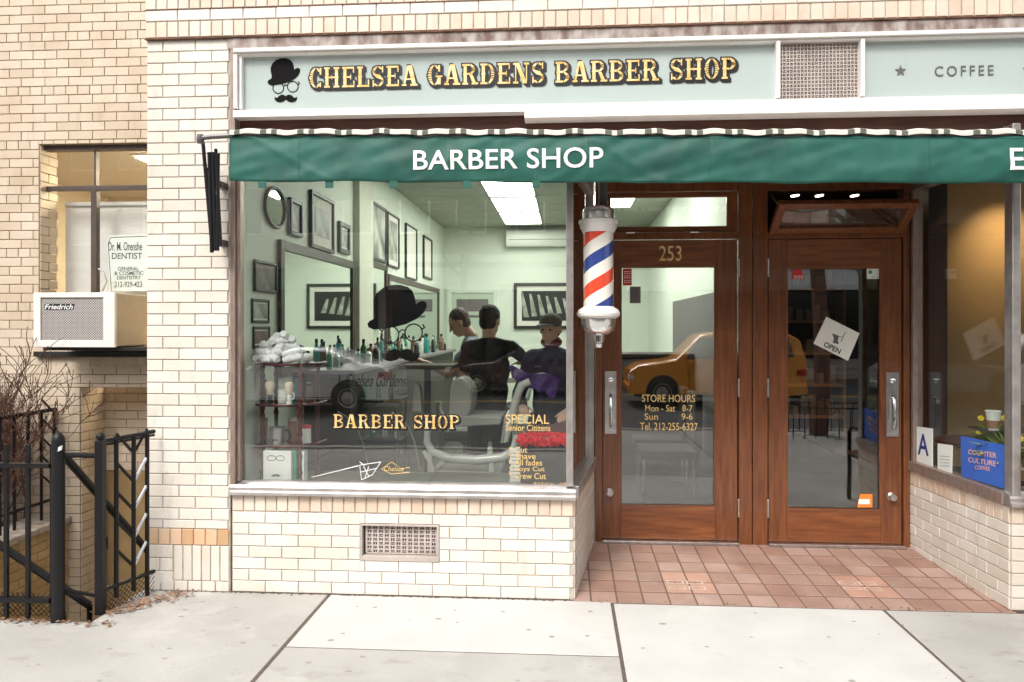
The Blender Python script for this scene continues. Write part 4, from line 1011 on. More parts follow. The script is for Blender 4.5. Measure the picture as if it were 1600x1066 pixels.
q = MB(); q.box(-8, XA - .152, -.5, YN, -.4, -.02); setting(q, 'planting_bed', mat('soil', (.10, .07, .05), .95, var=.4, bump=.5))
# shrub
SH = T('bare_shrub', 'leafless twiggy shrub with reddish stems behind the back railing', 'shrub', (-4.7, .9, 0))
st = MB(); tw_ = MB(); rnd = random.Random(3)
def grow(p, d, L_, r, lv, dst):
    pts = [p]; n_ = 4
    for i in range(n_):
        d = (d + Vector((rnd.uniform(-.25, .25), rnd.uniform(-.25, .25), rnd.uniform(-.12, .2)))).normalized(); p = p + d * L_ / n_
        if p.y > YN - .03: p.y = YN - .03 - rnd.random() * .05; d.y = -abs(d.y)
        pts.append(p)
    dst.tube(pts, [max(.0030, r * (1 - .4 * i / n_)) for i in range(n_ + 1)], 3 if lv else 5)
    if lv >= 3: return
    for i in range(4):
        a = rnd.choice(pts[1:]); grow(a, (d + Vector((rnd.uniform(-1, 1), rnd.uniform(-1, 1), rnd.uniform(-.3, .8))) * .8).normalized(), L_ * rnd.uniform(.45, .7), r * .55, lv + 1, tw_)
for i in range(44): grow(Vector((-4.56 + rnd.uniform(-.42, .26), 1.15 + rnd.uniform(-.4, .3), 0)), Vector((rnd.uniform(-.45, .5), rnd.uniform(-.3, .2), 1)).normalized(), rnd.uniform(.6, .85), .007, 0, st)
st.build('stem', 'bark', SH); tw_.build('twigs', 'bark', SH)
# dry leaves
q = MB()
for i in range(420):
    if i < 250:
        t = rnd.random(); x_ = pA.x + dv.x * t + rnd.gauss(.03, .05) + .04; y_ = pA.y + dv.y * t + rnd.gauss(0, .03)
        if t > .6: x_ += .1
    else: x_ = rnd.uniform(-4.0, -2.4); y_ = -.53 - abs(rnd.gauss(0, .03))
    s = rnd.uniform(.006, .018); a = rnd.uniform(0, 6.3); z_ = .004 + rnd.random() * .012
    if x_ < XP0 and y_ > -.52 and i >= 250: continue
    q.add([(x_ + s * math.cos(a + k * 1.57) * (1 if k % 2 else .6), y_ + s * math.sin(a + k * 1.57) * (1 if k % 2 else .6), z_ + rnd.uniform(0, .008)) for k in range(4)], [(0, 1, 2, 3)])
tag(q.build('dry_leaves', 'leaf_dry'), 'scattered dry leaves at the foot of the railing', 'leaves', kind='stuff')
q = MB()
for i in range(60):
    x_ = rnd.uniform(-2.4, 2.2); y_ = -abs(rnd.gauss(.012, .02)); s = rnd.uniform(.004, .011); a = rnd.uniform(0, 6.3)
    q.add([(x_ + s * math.cos(a + k * 2.1), y_ + s * math.sin(a + k * 2.1), .004 + rnd.random() * .006) for k in range(3)], [(0, 1, 2)])
tag(q.build('grit', 'joint'), 'grit and crumbs along the foot of the shopfront', 'grit', kind='stuff')
q = MB()
for i in range(110):
    p_ = Vector((rnd.uniform(-2.6, 2.6), rnd.uniform(-2.0, -.08), .0012)); s = rnd.uniform(.004, .018)
    q.add([p_ + Vector((s * math.cos(k * .7) * rnd.uniform(.8, 1.3), s * .8 * math.sin(k * .7) * rnd.uniform(.8, 1.1), 0)) for k in range(9)], [tuple(range(9))])
tag(q.build('gum_spots', mat('old chewing gum', (.30, .28, .255), .9)), 'old chewing gum spots trodden into the pavement', 'gum', kind='stuff')

q = MB()
def ribbon(x0_, x1_, yb_, wmax, n_):
    xs = [x0_ + (x1_ - x0_) * i / n_ for i in range(n_ + 1)]; wd = [wmax * (.25 + .75 * rnd.random() ** 2) for _ in xs]
    for i in range(n_): q.add([(xs[i], yb_ - wd[i], .0018), (xs[i + 1], yb_ - wd[i + 1], .0018), (xs[i + 1], yb_ + .004, .0018), (xs[i], yb_ + .004, .0018)], [(0, 1, 2, 3)])
ribbon(XP0, XW1, -.0, .030, 220); ribbon(XC0, 3.2, .0, .03, 60)
tag(q.build('dirt_line', 'joint'), 'dark dirt gathered along the foot of the wall', 'dirt', kind='stuff')
# ================================================================== BARBER SHOP INTERIOR
XL = x0 + .03; YB = 7.9; XR = DX(1176); ZC = 3.2
q = MB(); q.box(XL - .1, XL, .07, YB, -.1, ZC); setting(q, 'shop_wall', 'mint')
q = MB(); q.box(XL - .1, XR + .1, YB, YB + .1, -.1, ZC); setting(q, 'shop_wall', 'mint')
q = MB(); q.box(XR, XR + .05, YD + .11, YB, -.1, ZC); setting(q, 'shop_wall', 'mint')
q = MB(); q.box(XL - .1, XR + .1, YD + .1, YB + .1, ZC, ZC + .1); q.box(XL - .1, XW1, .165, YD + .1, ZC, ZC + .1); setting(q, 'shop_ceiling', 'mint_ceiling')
q = MB(); q.box(XW1, XR, YD + .1, YD + .16, 2.81, ZC); q.box(XW1, XW1 + .05, .17, YD + .1, 2.76, ZC); setting(q, 'shop_wall', 'mint')
q = MB(); q.box(XL - .1, XR, YD + .1, YB, -.1, .03); q.box(XL - .1, XW1, .1, YD + .1, -.1, .03); setting(q, 'shop_floor', 'floor_dark')
q = MB(); q.box(XL, XW1 + .02, .09, .62, .03, .62); setting(q, 'display_ledge', 'ledge')
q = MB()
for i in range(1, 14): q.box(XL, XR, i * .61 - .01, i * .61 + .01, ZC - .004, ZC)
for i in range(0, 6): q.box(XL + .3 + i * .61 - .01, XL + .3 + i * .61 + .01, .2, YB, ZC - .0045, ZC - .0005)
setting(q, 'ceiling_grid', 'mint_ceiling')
# pilaster on the left wall
cy0, cy1 = UX(552, 400, XL).y, UX(574, 400, XL).y
q = MB(); q.box(XL, XL + .06, cy0, cy1, .03, ZC); setting(q, 'wall_pilaster', mat('pilaster paint', (.62, .62, .52), .6))
q = MB(); q.box(XR - .03, XR, YD + .5, 5.0, .03, 1.9); setting(q, 'wainscot', 'wainscot')
# ceiling lights
def clight(xa, xb, ya_, yb_, lab, grp='fluorescent panels in the barber shop ceiling'):
    o_ = T('ceiling_light', lab, 'ceiling light', ((xa + xb) / 2, (ya_ + yb_) / 2, ZC), grp)
    q = MB(); q.box(xa, xb, ya_ + .03, yb_ - .03, ZC - .022, ZC - .012); q.build('diffuser', 'light', o_)
    q = MB(); q.box(xa - .02, xb + .02, ya_, yb_, ZC - .011, ZC - .005); q.build('frame', 'wainscot', o_)
lx0, lx1 = UZ(757, 290, ZC).x, UZ(832, 290, ZC).x
lyb = UZ(800, 348, ZC).y; lya = lyb - 1.25
names = ['fluorescent ceiling panel farthest back in the row over the barber floor', 'middle fluorescent ceiling panel of the visible row', 'fluorescent ceiling panel nearest the window in the visible row', 'hidden front fluorescent panel of the left row']
for i in range(4): clight(lx0, lx1, lyb - 1.25 * (i + 1), lyb - 1.25 * i, names[i])
for i, (yy, lab) in enumerate(((2.6, 'fluorescent panel seen highest through the left transom'), (4.6, 'fluorescent panel seen second through the left transom'))): clight(.25, .85, yy, yy + 1.2, lab)
q = MB()
for i in range(4): q.box(lx0 - .02, lx1 + .02, lyb - 1.25 * i - .02, lyb - 1.25 * i + .02, ZC - .04, ZC - .012)
setting(q, 'ceiling_bars', 'ink')
# pictures and mirrors on the left wall (plane X = XL)
def wall_item(name, label, cat, px0, px1, pyt, pyb, fw, m_frame, m_in, mat_w=0, X=XL, t=.03, group=None, edge='l', wallmat=None):
    a = UX(px0, pyt, X); b = UX(px0, pyb, X); c = UX(px1, pyt, X)
    ya_, yb_ = sorted((a.y, c.y)); za, zb = b.z, a.z
    o_ = T(name, label, cat, (X, (ya_ + yb_) / 2, (za + zb) / 2), group)
    s = 1 if X < 0 else -1
    q = MB(); q.box(X, X + s * t, ya_, ya_ + fw, za, zb); q.box(X, X + s * t, yb_ - fw, yb_, za, zb); q.box(X, X + s * t, ya_ + fw, yb_ - fw, za, za + fw); q.box(X, X + s * t, ya_ + fw, yb_ - fw, zb - fw, zb)
    q.build('frame', m_frame, o_, bevel=.004)
    if mat_w:
        q = MB(); q.box(X, X + s * t * .4, ya_ + fw, yb_ - fw, za + fw, zb - fw); q.build('mount', wallmat or 'paper', o_)
    g_ = fw + mat_w; q = MB(); q.box(X, X + s * t * .5, ya_ + g_, yb_ - g_, za + g_, zb - g_); q.build('glass_mirror' if m_in == 'mirror' else 'picture', m_in, o_)
    return o_
GW = 'framed pictures on the left shop wall'
wall_item('picture_frame', 'narrow black framed print beside the round mirror, high on the left wall', 'picture', 449, 468, 308, 366, .03, 'frame_black', 'photo2', .03, group=GW)
wall_item('picture_frame', 'tall black framed print on a wide cream mount, high on the left wall', 'picture', 482, 518, 296, 386, .03, 'frame_black', 'photo2', .08, group=GW)
wall_item('picture_frame', 'small dark framed photo just left of the pale pilaster', 'picture', 527, 543, 345, 394, .04, 'frame_black', 'photo2', .02, group=GW)
wall_item('picture_frame', 'large monochrome framed poster just right of the pale pilaster', 'picture', 577, 601, 312, 404, .03, 'frame_black', 'photo1', .0, group=GW)
wall_item('picture_frame', 'pale framed print right of the large monochrome poster', 'picture', 603, 621, 330, 415, .02, 'frame_black', 'photo2', .06, group=GW)
wall_item('picture_frame', 'thin framed chart between pale print and narrow print on the left wall', 'picture', 632, 649, 348, 434, .02, 'frame_black', 'paper', .03, group=GW)
wall_item('picture_frame', 'narrow framed print farthest back on the left wall', 'picture', 660, 673, 367, 434, .03, 'frame_black', 'paper', .05, group=GW)
GM = 'barber mirrors on the left shop wall'
mo1 = wall_item('wall_mirror', 'large ornate framed mirror nearest the window on the left wall', 'mirror', 433, 550, 374, 590, .07, 'frame_ornate', 'mirror', group=GM)
wall_item('wall_mirror', 'ornate framed mirror behind the black hat emblem', 'mirror', 573, 602, 406, 560, .06, 'frame_ornate', 'mirror', group=GM)
wall_item('wall_mirror', 'ornate framed mirror farthest back beside the mint door', 'mirror', 604, 684, 428, 560, .07, 'frame_ornate', 'mirror', group=GM)
wall_item('plaque', 'dark carved plaque hung low on the left wall above the shelf', 'plaque', 395, 430, 405, 455, .02, 'frame_ornate', 'photo3', t=.02)
wall_item('picture_frame', 'small dark framed certificate above the towel pile', 'picture', 392, 419, 466, 505, .02, 'frame_black', 'photo2', .01, t=.012)
wall_item('picture_frame', 'small dark framed photo tucked behind the towel pile', 'picture', 394, 420, 510, 545, .02, 'frame_black', 'photo3', .01, t=.012)
RM = T('round_mirror', 'round mirror with a thin frame, leftmost on the left shop wall', 'mirror', UX(428, 325, XL))
c_ = UX(428, 325, XL); q = MB(); ry = abs(UX(443, 325, XL).y - c_.y); rz_ = c_.z - UX(428, 355, XL).z
q.tube([(XL + .012, c_.y + ry * math.cos(t * .2618), c_.z + rz_ * math.sin(t * .2618)) for t in range(24)], .014, 6, closed=True); q.build('frame', 'frame_ornate', RM, smooth=True)
q = MB(); q.prism([(XL + .004, c_.y + ry * math.cos(t * .2618), c_.z + rz_ * math.sin(t * .2618)) for t in range(24)], (.006, 0, 0)); q.build('glass_mirror', 'mirror', RM)
# back wall: door, picture, split air conditioner
BD = T('interior_door', 'pale mint panelled door in the back wall of the barber shop', 'door', (U(738, 500, YB).x, YB, 0))
bx0, bx1, bz = U(706, 457, YB).x, U(771, 457, YB).x, U(738, 458, YB).z
q = MB(); q.box(bx0 - .08, bx0, YB - .04, YB, .03, bz + .09); q.box(bx1, bx1 + .08, YB - .04, YB, .03, bz + .09); q.box(bx0, bx1, YB - .04, YB, bz, bz + .09); q.build('architrave', 'mint', BD, bevel=.006)
q = MB(); q.box(bx0, bx1, YB - .02, YB, .03, bz - .003)
q.build('leaf', mat('mint door paint', (.50, .57, .48), .4), BD)
q = MB(); q.box(bx0 + .08, bx1 - .08, YB - .028, YB - .02, bz - .30, bz - .1); q.box(bx0 + .2, bx1 - .2, YB - .03, YB - .02, bz - .40, bz - .36); q.build('door_panel', 'wainscot', BD, bevel=.003)
def back_picture(px0, px1, py0, py1, label):
    a = U(px0, py1, YB); b = U(px1, py0, YB); o_ = T('picture_frame', label, 'picture', (a + b) / 2); fw = .05
    q = MB(); y_ = YB - .04
    q.box(a.x, b.x, y_, YB, b.z - fw, b.z); q.box(a.x, b.x, y_, YB, a.z, a.z + fw); q.box(a.x, a.x + fw, y_, YB, a.z + fw, b.z - fw); q.box(b.x - fw, b.x, y_, YB, a.z + fw, b.z - fw); q.build('frame', 'frame_black', o_)
    q = MB(); q.box(a.x + fw, b.x - fw, YB - .02, YB, a.z + fw, b.z - fw); q.build('mount', 'paper', o_)
    q = MB(); g_ = fw + .08; q.box(a.x + g_, b.x - g_, YB - .024, YB - .02, a.z + g_, b.z - g_); po = q.build('picture', 'black', o_)
    q = MB(); wd = b.x - a.x - 2 * g_; ht = b.z - a.z - 2 * g_                # slanting pale columns in the photograph
    for i in range(6):
        u0 = a.x + g_ + wd * (.03 + i * .15); q.prism([(u0, YB - .0245, a.z + g_ + ht * (.12 + .03 * i)), (u0 + wd * .10, YB - .0245, a.z + g_ + ht * (.12 + .03 * i)), (u0 + wd * (.04 - .05), YB - .0245, a.z + g_ + ht * (.95 - .04 * i)), (u0 - wd * .05, YB - .0245, a.z + g_ + ht * (.95 - .04 * i))], (0, -.002, 0))
    q.build('picture_detail', 'photo2', po)
back_picture(803, 915, 442, 514, 'wide black framed monochrome photograph on the back wall')
SA = T('split_air_conditioner', 'white wall mounted cooling unit high on the back wall', 'air conditioner', U(840, 375, YB))
a = U(792, 387, YB); b = U(905, 361, YB); q = MB()
q.prism([(a.x, y_, z_) for y_, z_ in ((YB, a.z), (YB - .16, a.z), (YB - .22, a.z + .08), (YB - .22, b.z - .03), (YB - .2, b.z), (YB, b.z))], (b.x - a.x, 0, 0)); q.build('casing', 'plastic_white', SA, bevel=.01)
q = MB(); q.box(a.x + .05, b.x - .05, YB - .2225, YB - .219, a.z + .10, a.z + .11); q.build('louvre', 'wainscot', SA)
# counter with bottles along the left wall
CO = T('counter', 'dark counter with a pale top running along the left shop wall', 'counter', (XL + .3, 3, 0))
q = MB(); q.box(XL + .002, XL + .36, 1.2, 6.5, .03, 1.24); q.build('cabinet', 'cafe_dark', CO)
q = MB(); q.box(XL + .002, XL + .40, 1.15, 6.55, 1.24, 1.27); q.build('worktop', 'wainscot', CO, bevel=.004)
bi = 0
bn = ['green', 'white', 'pale grey', 'teal', 'brown', 'black', 'dark green']
for i in range(34):
    y_ = 1.3 + i * .145 + rnd.uniform(-.03, .03); x_ = XL + rnd.uniform(.08, .34); h_ = rnd.uniform(.12, .24); r_ = rnd.uniform(.02, .035); c = i % 7
    o_ = T('bottle', 'small %s bottle standing on the long counter among others' % bn[c], 'bottle', (x_, y_, 1.271), 'bottles on the shop counter')
    q = MB(); q.lathe((x_, y_, 1.271), [(r_, 0), (r_, h_ * .65), (r_ * .5, h_ * .78), (r_ * .4, h_ * .86)], 12); q.build('body', BOTTLES[c], o_, smooth=True)
    q = MB(); q.lathe((x_, y_, 1.271), [(r_ * .5, h_ * .86), (r_ * .5, h_), (r_ * .3, h_ * 1.02)], 10); q.build('cap', BOTTLES[5 if c != 5 else 1], o_, smooth=True)

# corner rack in the window
RK = T('corner_rack', 'three tier red lacquered rack with turned posts inside the window', 'rack', (U(440, 750, .34).x, .34, .62))
rx0, rx1 = U(399, 600, .2).x, U(494, 600, .3).x; ry0, ry1 = .17, .50
zl = .621
def RZ(y_): return U(440, y_, .25).z
tiers = [RZ(568), RZ(631), RZ(694)]
for z_ in tiers:
    q = MB(); n_ = 14; pts = [(rx0 - .01, ry1), (rx0 - .01, ry0 + .05)]
    for i in range(n_ + 1): t = i / n_; pts.append((rx0 - .01 + (rx1 - rx0 + .02) * t, ry0 + .05 - .06 * math.sin(math.pi * min(1, t * 1.0)) + (.12 * max(0, t - .7) / .3)))
    pts += [(rx1 + .01, ry1)]
    q.prism([(x_, y_, z_ - .012) for x_, y_ in pts], (0, 0, .014)); q.build('shelf', 'red_wood', RK, bevel=.004)
for (x_, y_) in ((rx0 + .03, ry0 + .07), (U(467, 600, .2).x, ry0 + .05), (rx0 + .03, ry1 - .03), (rx1 - .04, ry1 - .04)):
    prof = []; zc = zl
    for zt_ in [tiers[2], tiers[1], tiers[0]]:
        h_ = zt_ - zc
        prof += [(.014, zc), (.017, zc + h_ * .08), (.011, zc + h_ * .15), (.018, zc + h_ * .25), (.013, zc + h_ * .35), (.013, zc + h_ * .6), (.018, zc + h_ * .7), (.011, zc + h_ * .8), (.017, zc + h_ * .9), (.014, zc + h_ * .99)]
        zc = zt_
    q = MB(); q.lathe((x_, y_, 0), prof, 12); q.build('post', 'red_wood', RK, smooth=True)
# towels: each rolled towel a thing
tw_n = 0; cx_, cy_ = U(438, 540, .28).x, .30
for lay, (n_, rr, zz) in enumerate(((12, .135, 0), (6, .06, .005), (10, .108, .040), (5, .045, .045), (7, .075, .078), (5, .045, .110), (2, .02, .140))):
    for i in range(n_):
        a = 2 * math.pi * i / n_ + lay * .5; a += rnd.uniform(-.25, .25); x_ = cx_ + rr * math.cos(a) * 1.15 + rnd.uniform(-.015, .015); y_ = cy_ + rr * math.sin(a) * .8 + rnd.uniform(-.01, .01); z_ = tiers[0] + .03 + zz + rnd.uniform(-.008, .008)
        q = MB(); ta_ = a + rnd.uniform(.3, 2.4); d = Vector((math.cos(ta_), math.sin(ta_), rnd.uniform(-.35, .35))).normalized()
        p_ = Vector((x_, y_, z_)); n2 = 9
        q.tube([p_ + d * (-.05 + .1 * k / n2) for k in range(n2 + 1)], [.010 + .015 * math.sin(math.pi * min(1, (k + .7) / (n2 + 1.4))) ** .4 + .0025 * math.sin(k * 2.7 + i * 2) for k in range(n2 + 1)], 12)
        sp = [p_ + d * .052 + (d.orthogonal().normalized() * math.cos(k * .6) + d.cross(d.orthogonal().normalized()) * math.sin(k * .6)) * (.003 + .0012 * k) for k in range(16)]
        q.tube(sp, .0035, 5)
        tag(q.build('rolled_towel', 'towel', smooth=True), 'white rolled towel heaped with others on top of the red rack', 'towel', 'rolled white towels on the rack')
# shelf goods
def brush(px, z_, Y_, mh, lab, s=1.0):
    x_ = U(px, 600, Y_).x; o_ = T('shaving_brush', lab, 'brush', (x_, Y_, z_))
    q = MB(); q.lathe((x_, Y_, z_), [(.018 * s, 0), (.019 * s, .01), (.012 * s, .03), (.016 * s, .05), (.013 * s, .055)], 14); q.build('handle', mh, o_, smooth=True)
    q = MB(); q.lathe((x_, Y_, z_ + .055), [(.012 * s, 0), (.022 * s, .03), (.028 * s, .06), (.024 * s, .078), (.010 * s, .085)], 16); q.build('bristles', mat('cream bristle', (.66, .56, .42), .9, bump=.4, bscale=80), o_, smooth=True)
s1 = tiers[1] + .003; s2 = tiers[2] + .003
brush(422, s1, .24, 'black', 'shaving brush with a black handle on the middle shelf', 1.15); brush(452, s1, .19, 'plastic_white', 'shaving brush with a white handle on the middle shelf')
def mug(px, z_, Y_, m_, lab, s=1.0):
    x_ = U(px, 600, Y_).x; o_ = T('mug', lab, 'mug', (x_, Y_, z_))
    q = MB(); q.lathe((x_, Y_, z_), [(.045 * s, 0), (.048 * s, .01), (.048 * s, .1 * s), (.044 * s, .1 * s), (.043 * s, .012)], 24); q.build('cup', m_, o_, smooth=True)
    q = MB(); q.tube([(x_ + (.046 + .032 * math.sin(t * math.pi / 8)) * s, Y_, z_ + (.05 - .032 * math.cos(t * math.pi / 8)) * s) for t in range(9)], .006 * s, 8); q.build('handle', 'black' if s > 1 else m_, o_, smooth=True)
    if s > 1:
        q = MB()
        for sx2 in (-1, 1): q.tube([(x_ + sx2 * .002, Y_ - .0495 * s, z_ + .03), (x_ + sx2 * .012, Y_ - .0475 * s, z_ + .034), (x_ + sx2 * .02, Y_ - .044 * s, z_ + .026)], [.004, .005, .002], 6)
        q.build('moustache_print', 'black', o_)
mug(444, s1, .30, 'plastic_white', 'white shaving mug behind the brushes on the middle shelf', .85)
mug(434, s2, .23, 'satin', 'silvery mug with a moustache print and black handle on the lower shelf', 1.08)
def jar(px, z_, Y_, r_, h_, m_, ml, lab):
    x_ = U(px, 600, Y_).x; o_ = T('jar', lab, 'jar', (x_, Y_, z_)); q = MB(); q.lathe((x_, Y_, z_), [(r_, 0), (r_, h_ * .8), (r_ * .85, h_ * .85)], 16); q.build('body', m_, o_, smooth=True)
    q = MB(); q.lathe((x_, Y_, z_), [(r_ * 1.03, h_ * .85), (r_ * 1.03, h_), (r_ * .8, h_ * 1.02)], 16); q.build('lid', ml, o_, smooth=True)
jar(478, s2, .30, .033, .11, 'plastic_white', 'red', 'glass jar with a red lid at the right of the lower shelf')
jar(412, s2, .34, .025, .15, 'kraft', 'kraft', 'tan bottle at the left of the lower shelf')
jar(457, s2, .37, .028, .15, 'kraft', 'plastic_white', 'tan bottle behind the silvery mug')
jar(410, s1, .40, .025, .14, BOTTLES[0], 'black', 'dark green bottle at the back left of the middle shelf')
jar(462, s1, .40, .022, .19, BOTTLES[3], 'black', 'teal bottle at the back of the middle shelf')
jar(484, s1, .36, .022, .12, BOTTLES[4], 'black', 'amber bottle at the right of the middle shelf')
for i, (pa_, pb_, ml, lab) in enumerate(((411, 455, 'white_card', 'white box with a moustache face print on the rack bottom'), (456, 463, 'green_box', 'green edged box beside the white box'), (464, 475, 'white_card', 'narrow white box at the right of the rack bottom'))):
    a = U(pa_, 748, .16 + i * .03); b = U(pb_, 705, .16 + i * .03)
    o_ = T('product_box', lab, 'box', ((a.x + b.x) / 2, .2, .621)); q = MB(); q.box(a.x, b.x, a.y, a.y + .07, .621, b.z); q.build('carton', ml, o_, bevel=.003)
    if i == 0:
        Pb = Plane((0, a.y), (1, a.y)); q = MB()
        for cx2 in (424, 438): q.tube([Pb.hit(cx2 + 7 * math.cos(t * .5236), 716 + 4 * math.sin(t * .5236), .001) for t in range(12)], .002, 4, closed=True)
        q.build('glasses_print', 'ink', o_); q = MB(); q.prism([Pb.hit(424 + 14 * x_, 741 + 4 * y_, .001) for x_, y_ in MOU], (0, -.001, 0)); q.build('moustache_print', 'ink', o_)
# black bin with red tinsel in the window's right corner
BN = T('waste_bin', 'black box trimmed with red tinsel in the right corner of the window', 'bin', (U(848, 760, .25).x, .25, .62))
a = U(813, 760, .2); b = U(884, 690, .2)
q = MB(); q.prism([(a.x, .2, .621), (b.x - .0, .2, .621), (b.x - .0, .42, .621), (a.x, .42, .621)], (0, 0, b.z - .621)); q.build('body', 'black', BN, bevel=.01)
q = MB(); zz = U(848, 690, .2).z
pts = [(a.x + (b.x - a.x) * t, .19) for t in [i / 12 for i in range(13)]] + [(b.x, .3), (b.x, .43)] + [(b.x - (b.x - a.x) * t, .43) for t in [i / 12 for i in range(1, 13)]] + [(a.x, .3)]
for i in range(420):
    k = rnd.randrange(len(pts)); p_ = pts[k]; p2 = pts[(k + 1) % len(pts)]; t = rnd.random(); c_ = Vector((p_[0] + (p2[0] - p_[0]) * t, p_[1] + (p2[1] - p_[1]) * t, zz))
    d = Vector((rnd.gauss(0, 1), rnd.gauss(0, 1), rnd.gauss(0, 1))).normalized(); q.tube([c_, c_ + d * .022, c_ + d * .036], [.010, .008, .002], 5)
q.build('tinsel_trim', 'red_fuzzy', BN)
# stack of cards at its left
CS = T('card_stack', 'stack of pale leaflets leaning beside the black box', 'leaflets', (U(800, 740, .25).x, .25, .62)); q = MB()
for i in range(10): q.box(U(796 + i % 3, 740, .24).x, U(812 + i % 2, 740, .24).x, .22, .32, .621 + i * .022, .621 + i * .022 + .017)
q.build('leaflets', 'paper', CS)

# barber chair
cc = U(735, 700, .95); cx_, cyy = cc.x, .98
CH = T('barber_chair', 'vintage white enamel barber chair with pale grey cloth in front of the barbers', 'barber chair', (cx_, cyy, .03))
def Cz(y_): return U(735, y_, .95).z
q = MB(); q.lathe((cx_, cyy, .03), [(.30, 0), (.30, .03), (.24, .06), (.10, .09), (.08, .12), (.08, .42), (.16, .46)], 28); q.build('base', 'enamel', CH, smooth=True)
q = MB(); q.box(cx_ - .27, cx_ + .24, cyy - .24, cyy + .24, .50, .60); q.build('seat', 'leather_grey', CH, bevel=.03)
q = MB()
q.prism([U(x_, y_, .78) for x_, y_ in ((700, 655), (704, 600), (712, 591), (722, 592), (733, 602), (738, 615), (736, 640), (730, 655))], (0, .34, 0)); q.build('backrest', 'leather_grey', CH, bevel=.02)
q = MB(); q.prism([U(x_, y_, .76) for x_, y_ in ((697, 650), (785, 652), (782, 664), (700, 668))], (0, .42, 0)); q.build('cushion', 'leather_grey', CH, bevel=.01)
q = MB()
for yo in (.74, 1.2): q.tube([U(668, 672, yo), U(667, 690, yo), U(675, 706, yo), U(700, 716, yo), U(745, 719, yo), U(785, 715, yo), U(803, 703, yo), U(808, 680, yo)], [.022, .026, .030, .034, .034, .034, .03, .024], 10)
q.build('side_frame', 'enamel', CH, smooth=True)
q = MB()
for yo in (.74, 1.2): q.tube([U(790, 690, yo), U(797, 660, yo), U(806, 625, yo), U(815, 602, yo), U(828, 596, yo)], [.02, .025, .028, .03, .026], 10)
q.build('armrest', 'enamel', CH, smooth=True)
q = MB()
q.tube([U(672, 700, .74), U(672, 760, .74), U(672, 800, .74)], .02, 8); q.tube([U(768, 718, .74), U(768, 760, .74)], .022, 8); q.tube([U(662, 705, .74), U(676, 730, .74), U(676, 770, .74)], .015, 8); q.build('support', 'enamel', CH, smooth=True)
q = MB(); q.prism([U(x_, y_, .76) for x_, y_ in ((788, 650), (800, 650), (790, 692), (782, 692))], (0, .4, 0)); q.build('footrest', 'satin', CH)
for k_, (dx_, dy_, lab) in enumerate(((-.25, 2.0, 'second vintage barber chair farther back by the counter'), (-.1, 4.0, 'farthest barber chair near the back wall'))):
    c2 = copy_tree(CH); c2.location = CH.location + Vector((dx_, dy_, 0)); c2['label'] = lab; c2['group'] = 'barber chairs in a row'
CH['group'] = 'barber chairs in a row'
TR = T('trolley', 'dark three tier trolley left of the nearest barber chair', 'trolley', (U(590, 700, 1.6).x, 1.6, .03))
tx = U(590, 700, 1.6).x; q = MB()
for a in (-1, 1):
    for b in (-1, 1): q.tube([(tx + a * .2, 1.6 + b * .15, .03), (tx + a * .2, 1.6 + b * .15, 1.02)], .012, 6)
q.build('frame', 'satin', TR)
for z_ in (.35, .68, 1.0): q = MB(); q.box(tx - .22, tx + .22, 1.43, 1.77, z_, z_ + .03); q.build('tray', 'dark_metal', TR, bevel=.004)
for i in range(8):
    x_ = tx - .18 + i * .05; h_ = rnd.uniform(.06, .15); c = (i * 3 + 1) % 7; o_ = T('bottle', 'small %s container on the trolley' % bn[c], 'bottle', (x_, 1.55, .711 if i % 2 else 1.031), 'containers on the trolley')
    zb_ = .711 if i % 2 else 1.031; q = MB(); q.lathe((x_, 1.55, zb_), [(.022, 0), (.022, h_ * .7), (.010, h_ * .85), (.010, h_)], 10); q.build('body', BOTTLES[c], o_, smooth=True)
for i, (xa, ya, xb, yb) in enumerate(((-1.2, .75, -.75, 1.3), (-1.6, .8, -1.15, 1.5))):
    q = MB(); q.tube([(xa + (xb - xa) * t + .04 * math.sin(9 * t), ya + (yb - ya) * t, 1.0 - .75 * math.sin(math.pi * t * .5) + .05 * math.sin(12 * t)) for t in [j_ / 24 for j_ in range(25)]], .006, 5); tag(q.build('clipper_cable', 'leather_grey' if i else 'enamel', smooth=True), ('pale clipper cable hanging left of the barber chair', 'grey clipper cable hanging by the trolley')[i], 'cable')
# small dark table with white bottle holder (left of the chair)
TT = T('stand', 'dark pedestal stand carrying a white cloth left of the barber chair', 'stand', (U(645, 700, 1.1).x, 1.1, .03))
tp = U(668, 572, 1.1); q = MB(); q.lathe((tp.x, 1.1, 0), [(.16, .03), (.03, .06), (.025, .1), (.025, tp.z - .03), (.05, tp.z - .02)], 16); q.build('column', 'dark_metal', TT, smooth=True)
q = MB(); q.box(tp.x - .2, tp.x + .2, 1.0, 1.35, tp.z - .02, tp.z + .01); q.build('tray', 'cafe_dark', TT, bevel=.005)
q = MB(); q.prism([U(x_, y_, 1.0) for x_, y_ in ((643, 645), (646, 605), (650, 597), (656, 605), (660, 645))], (0, .08, 0)); q.build('towel', 'leather_grey', TT, bevel=.01)

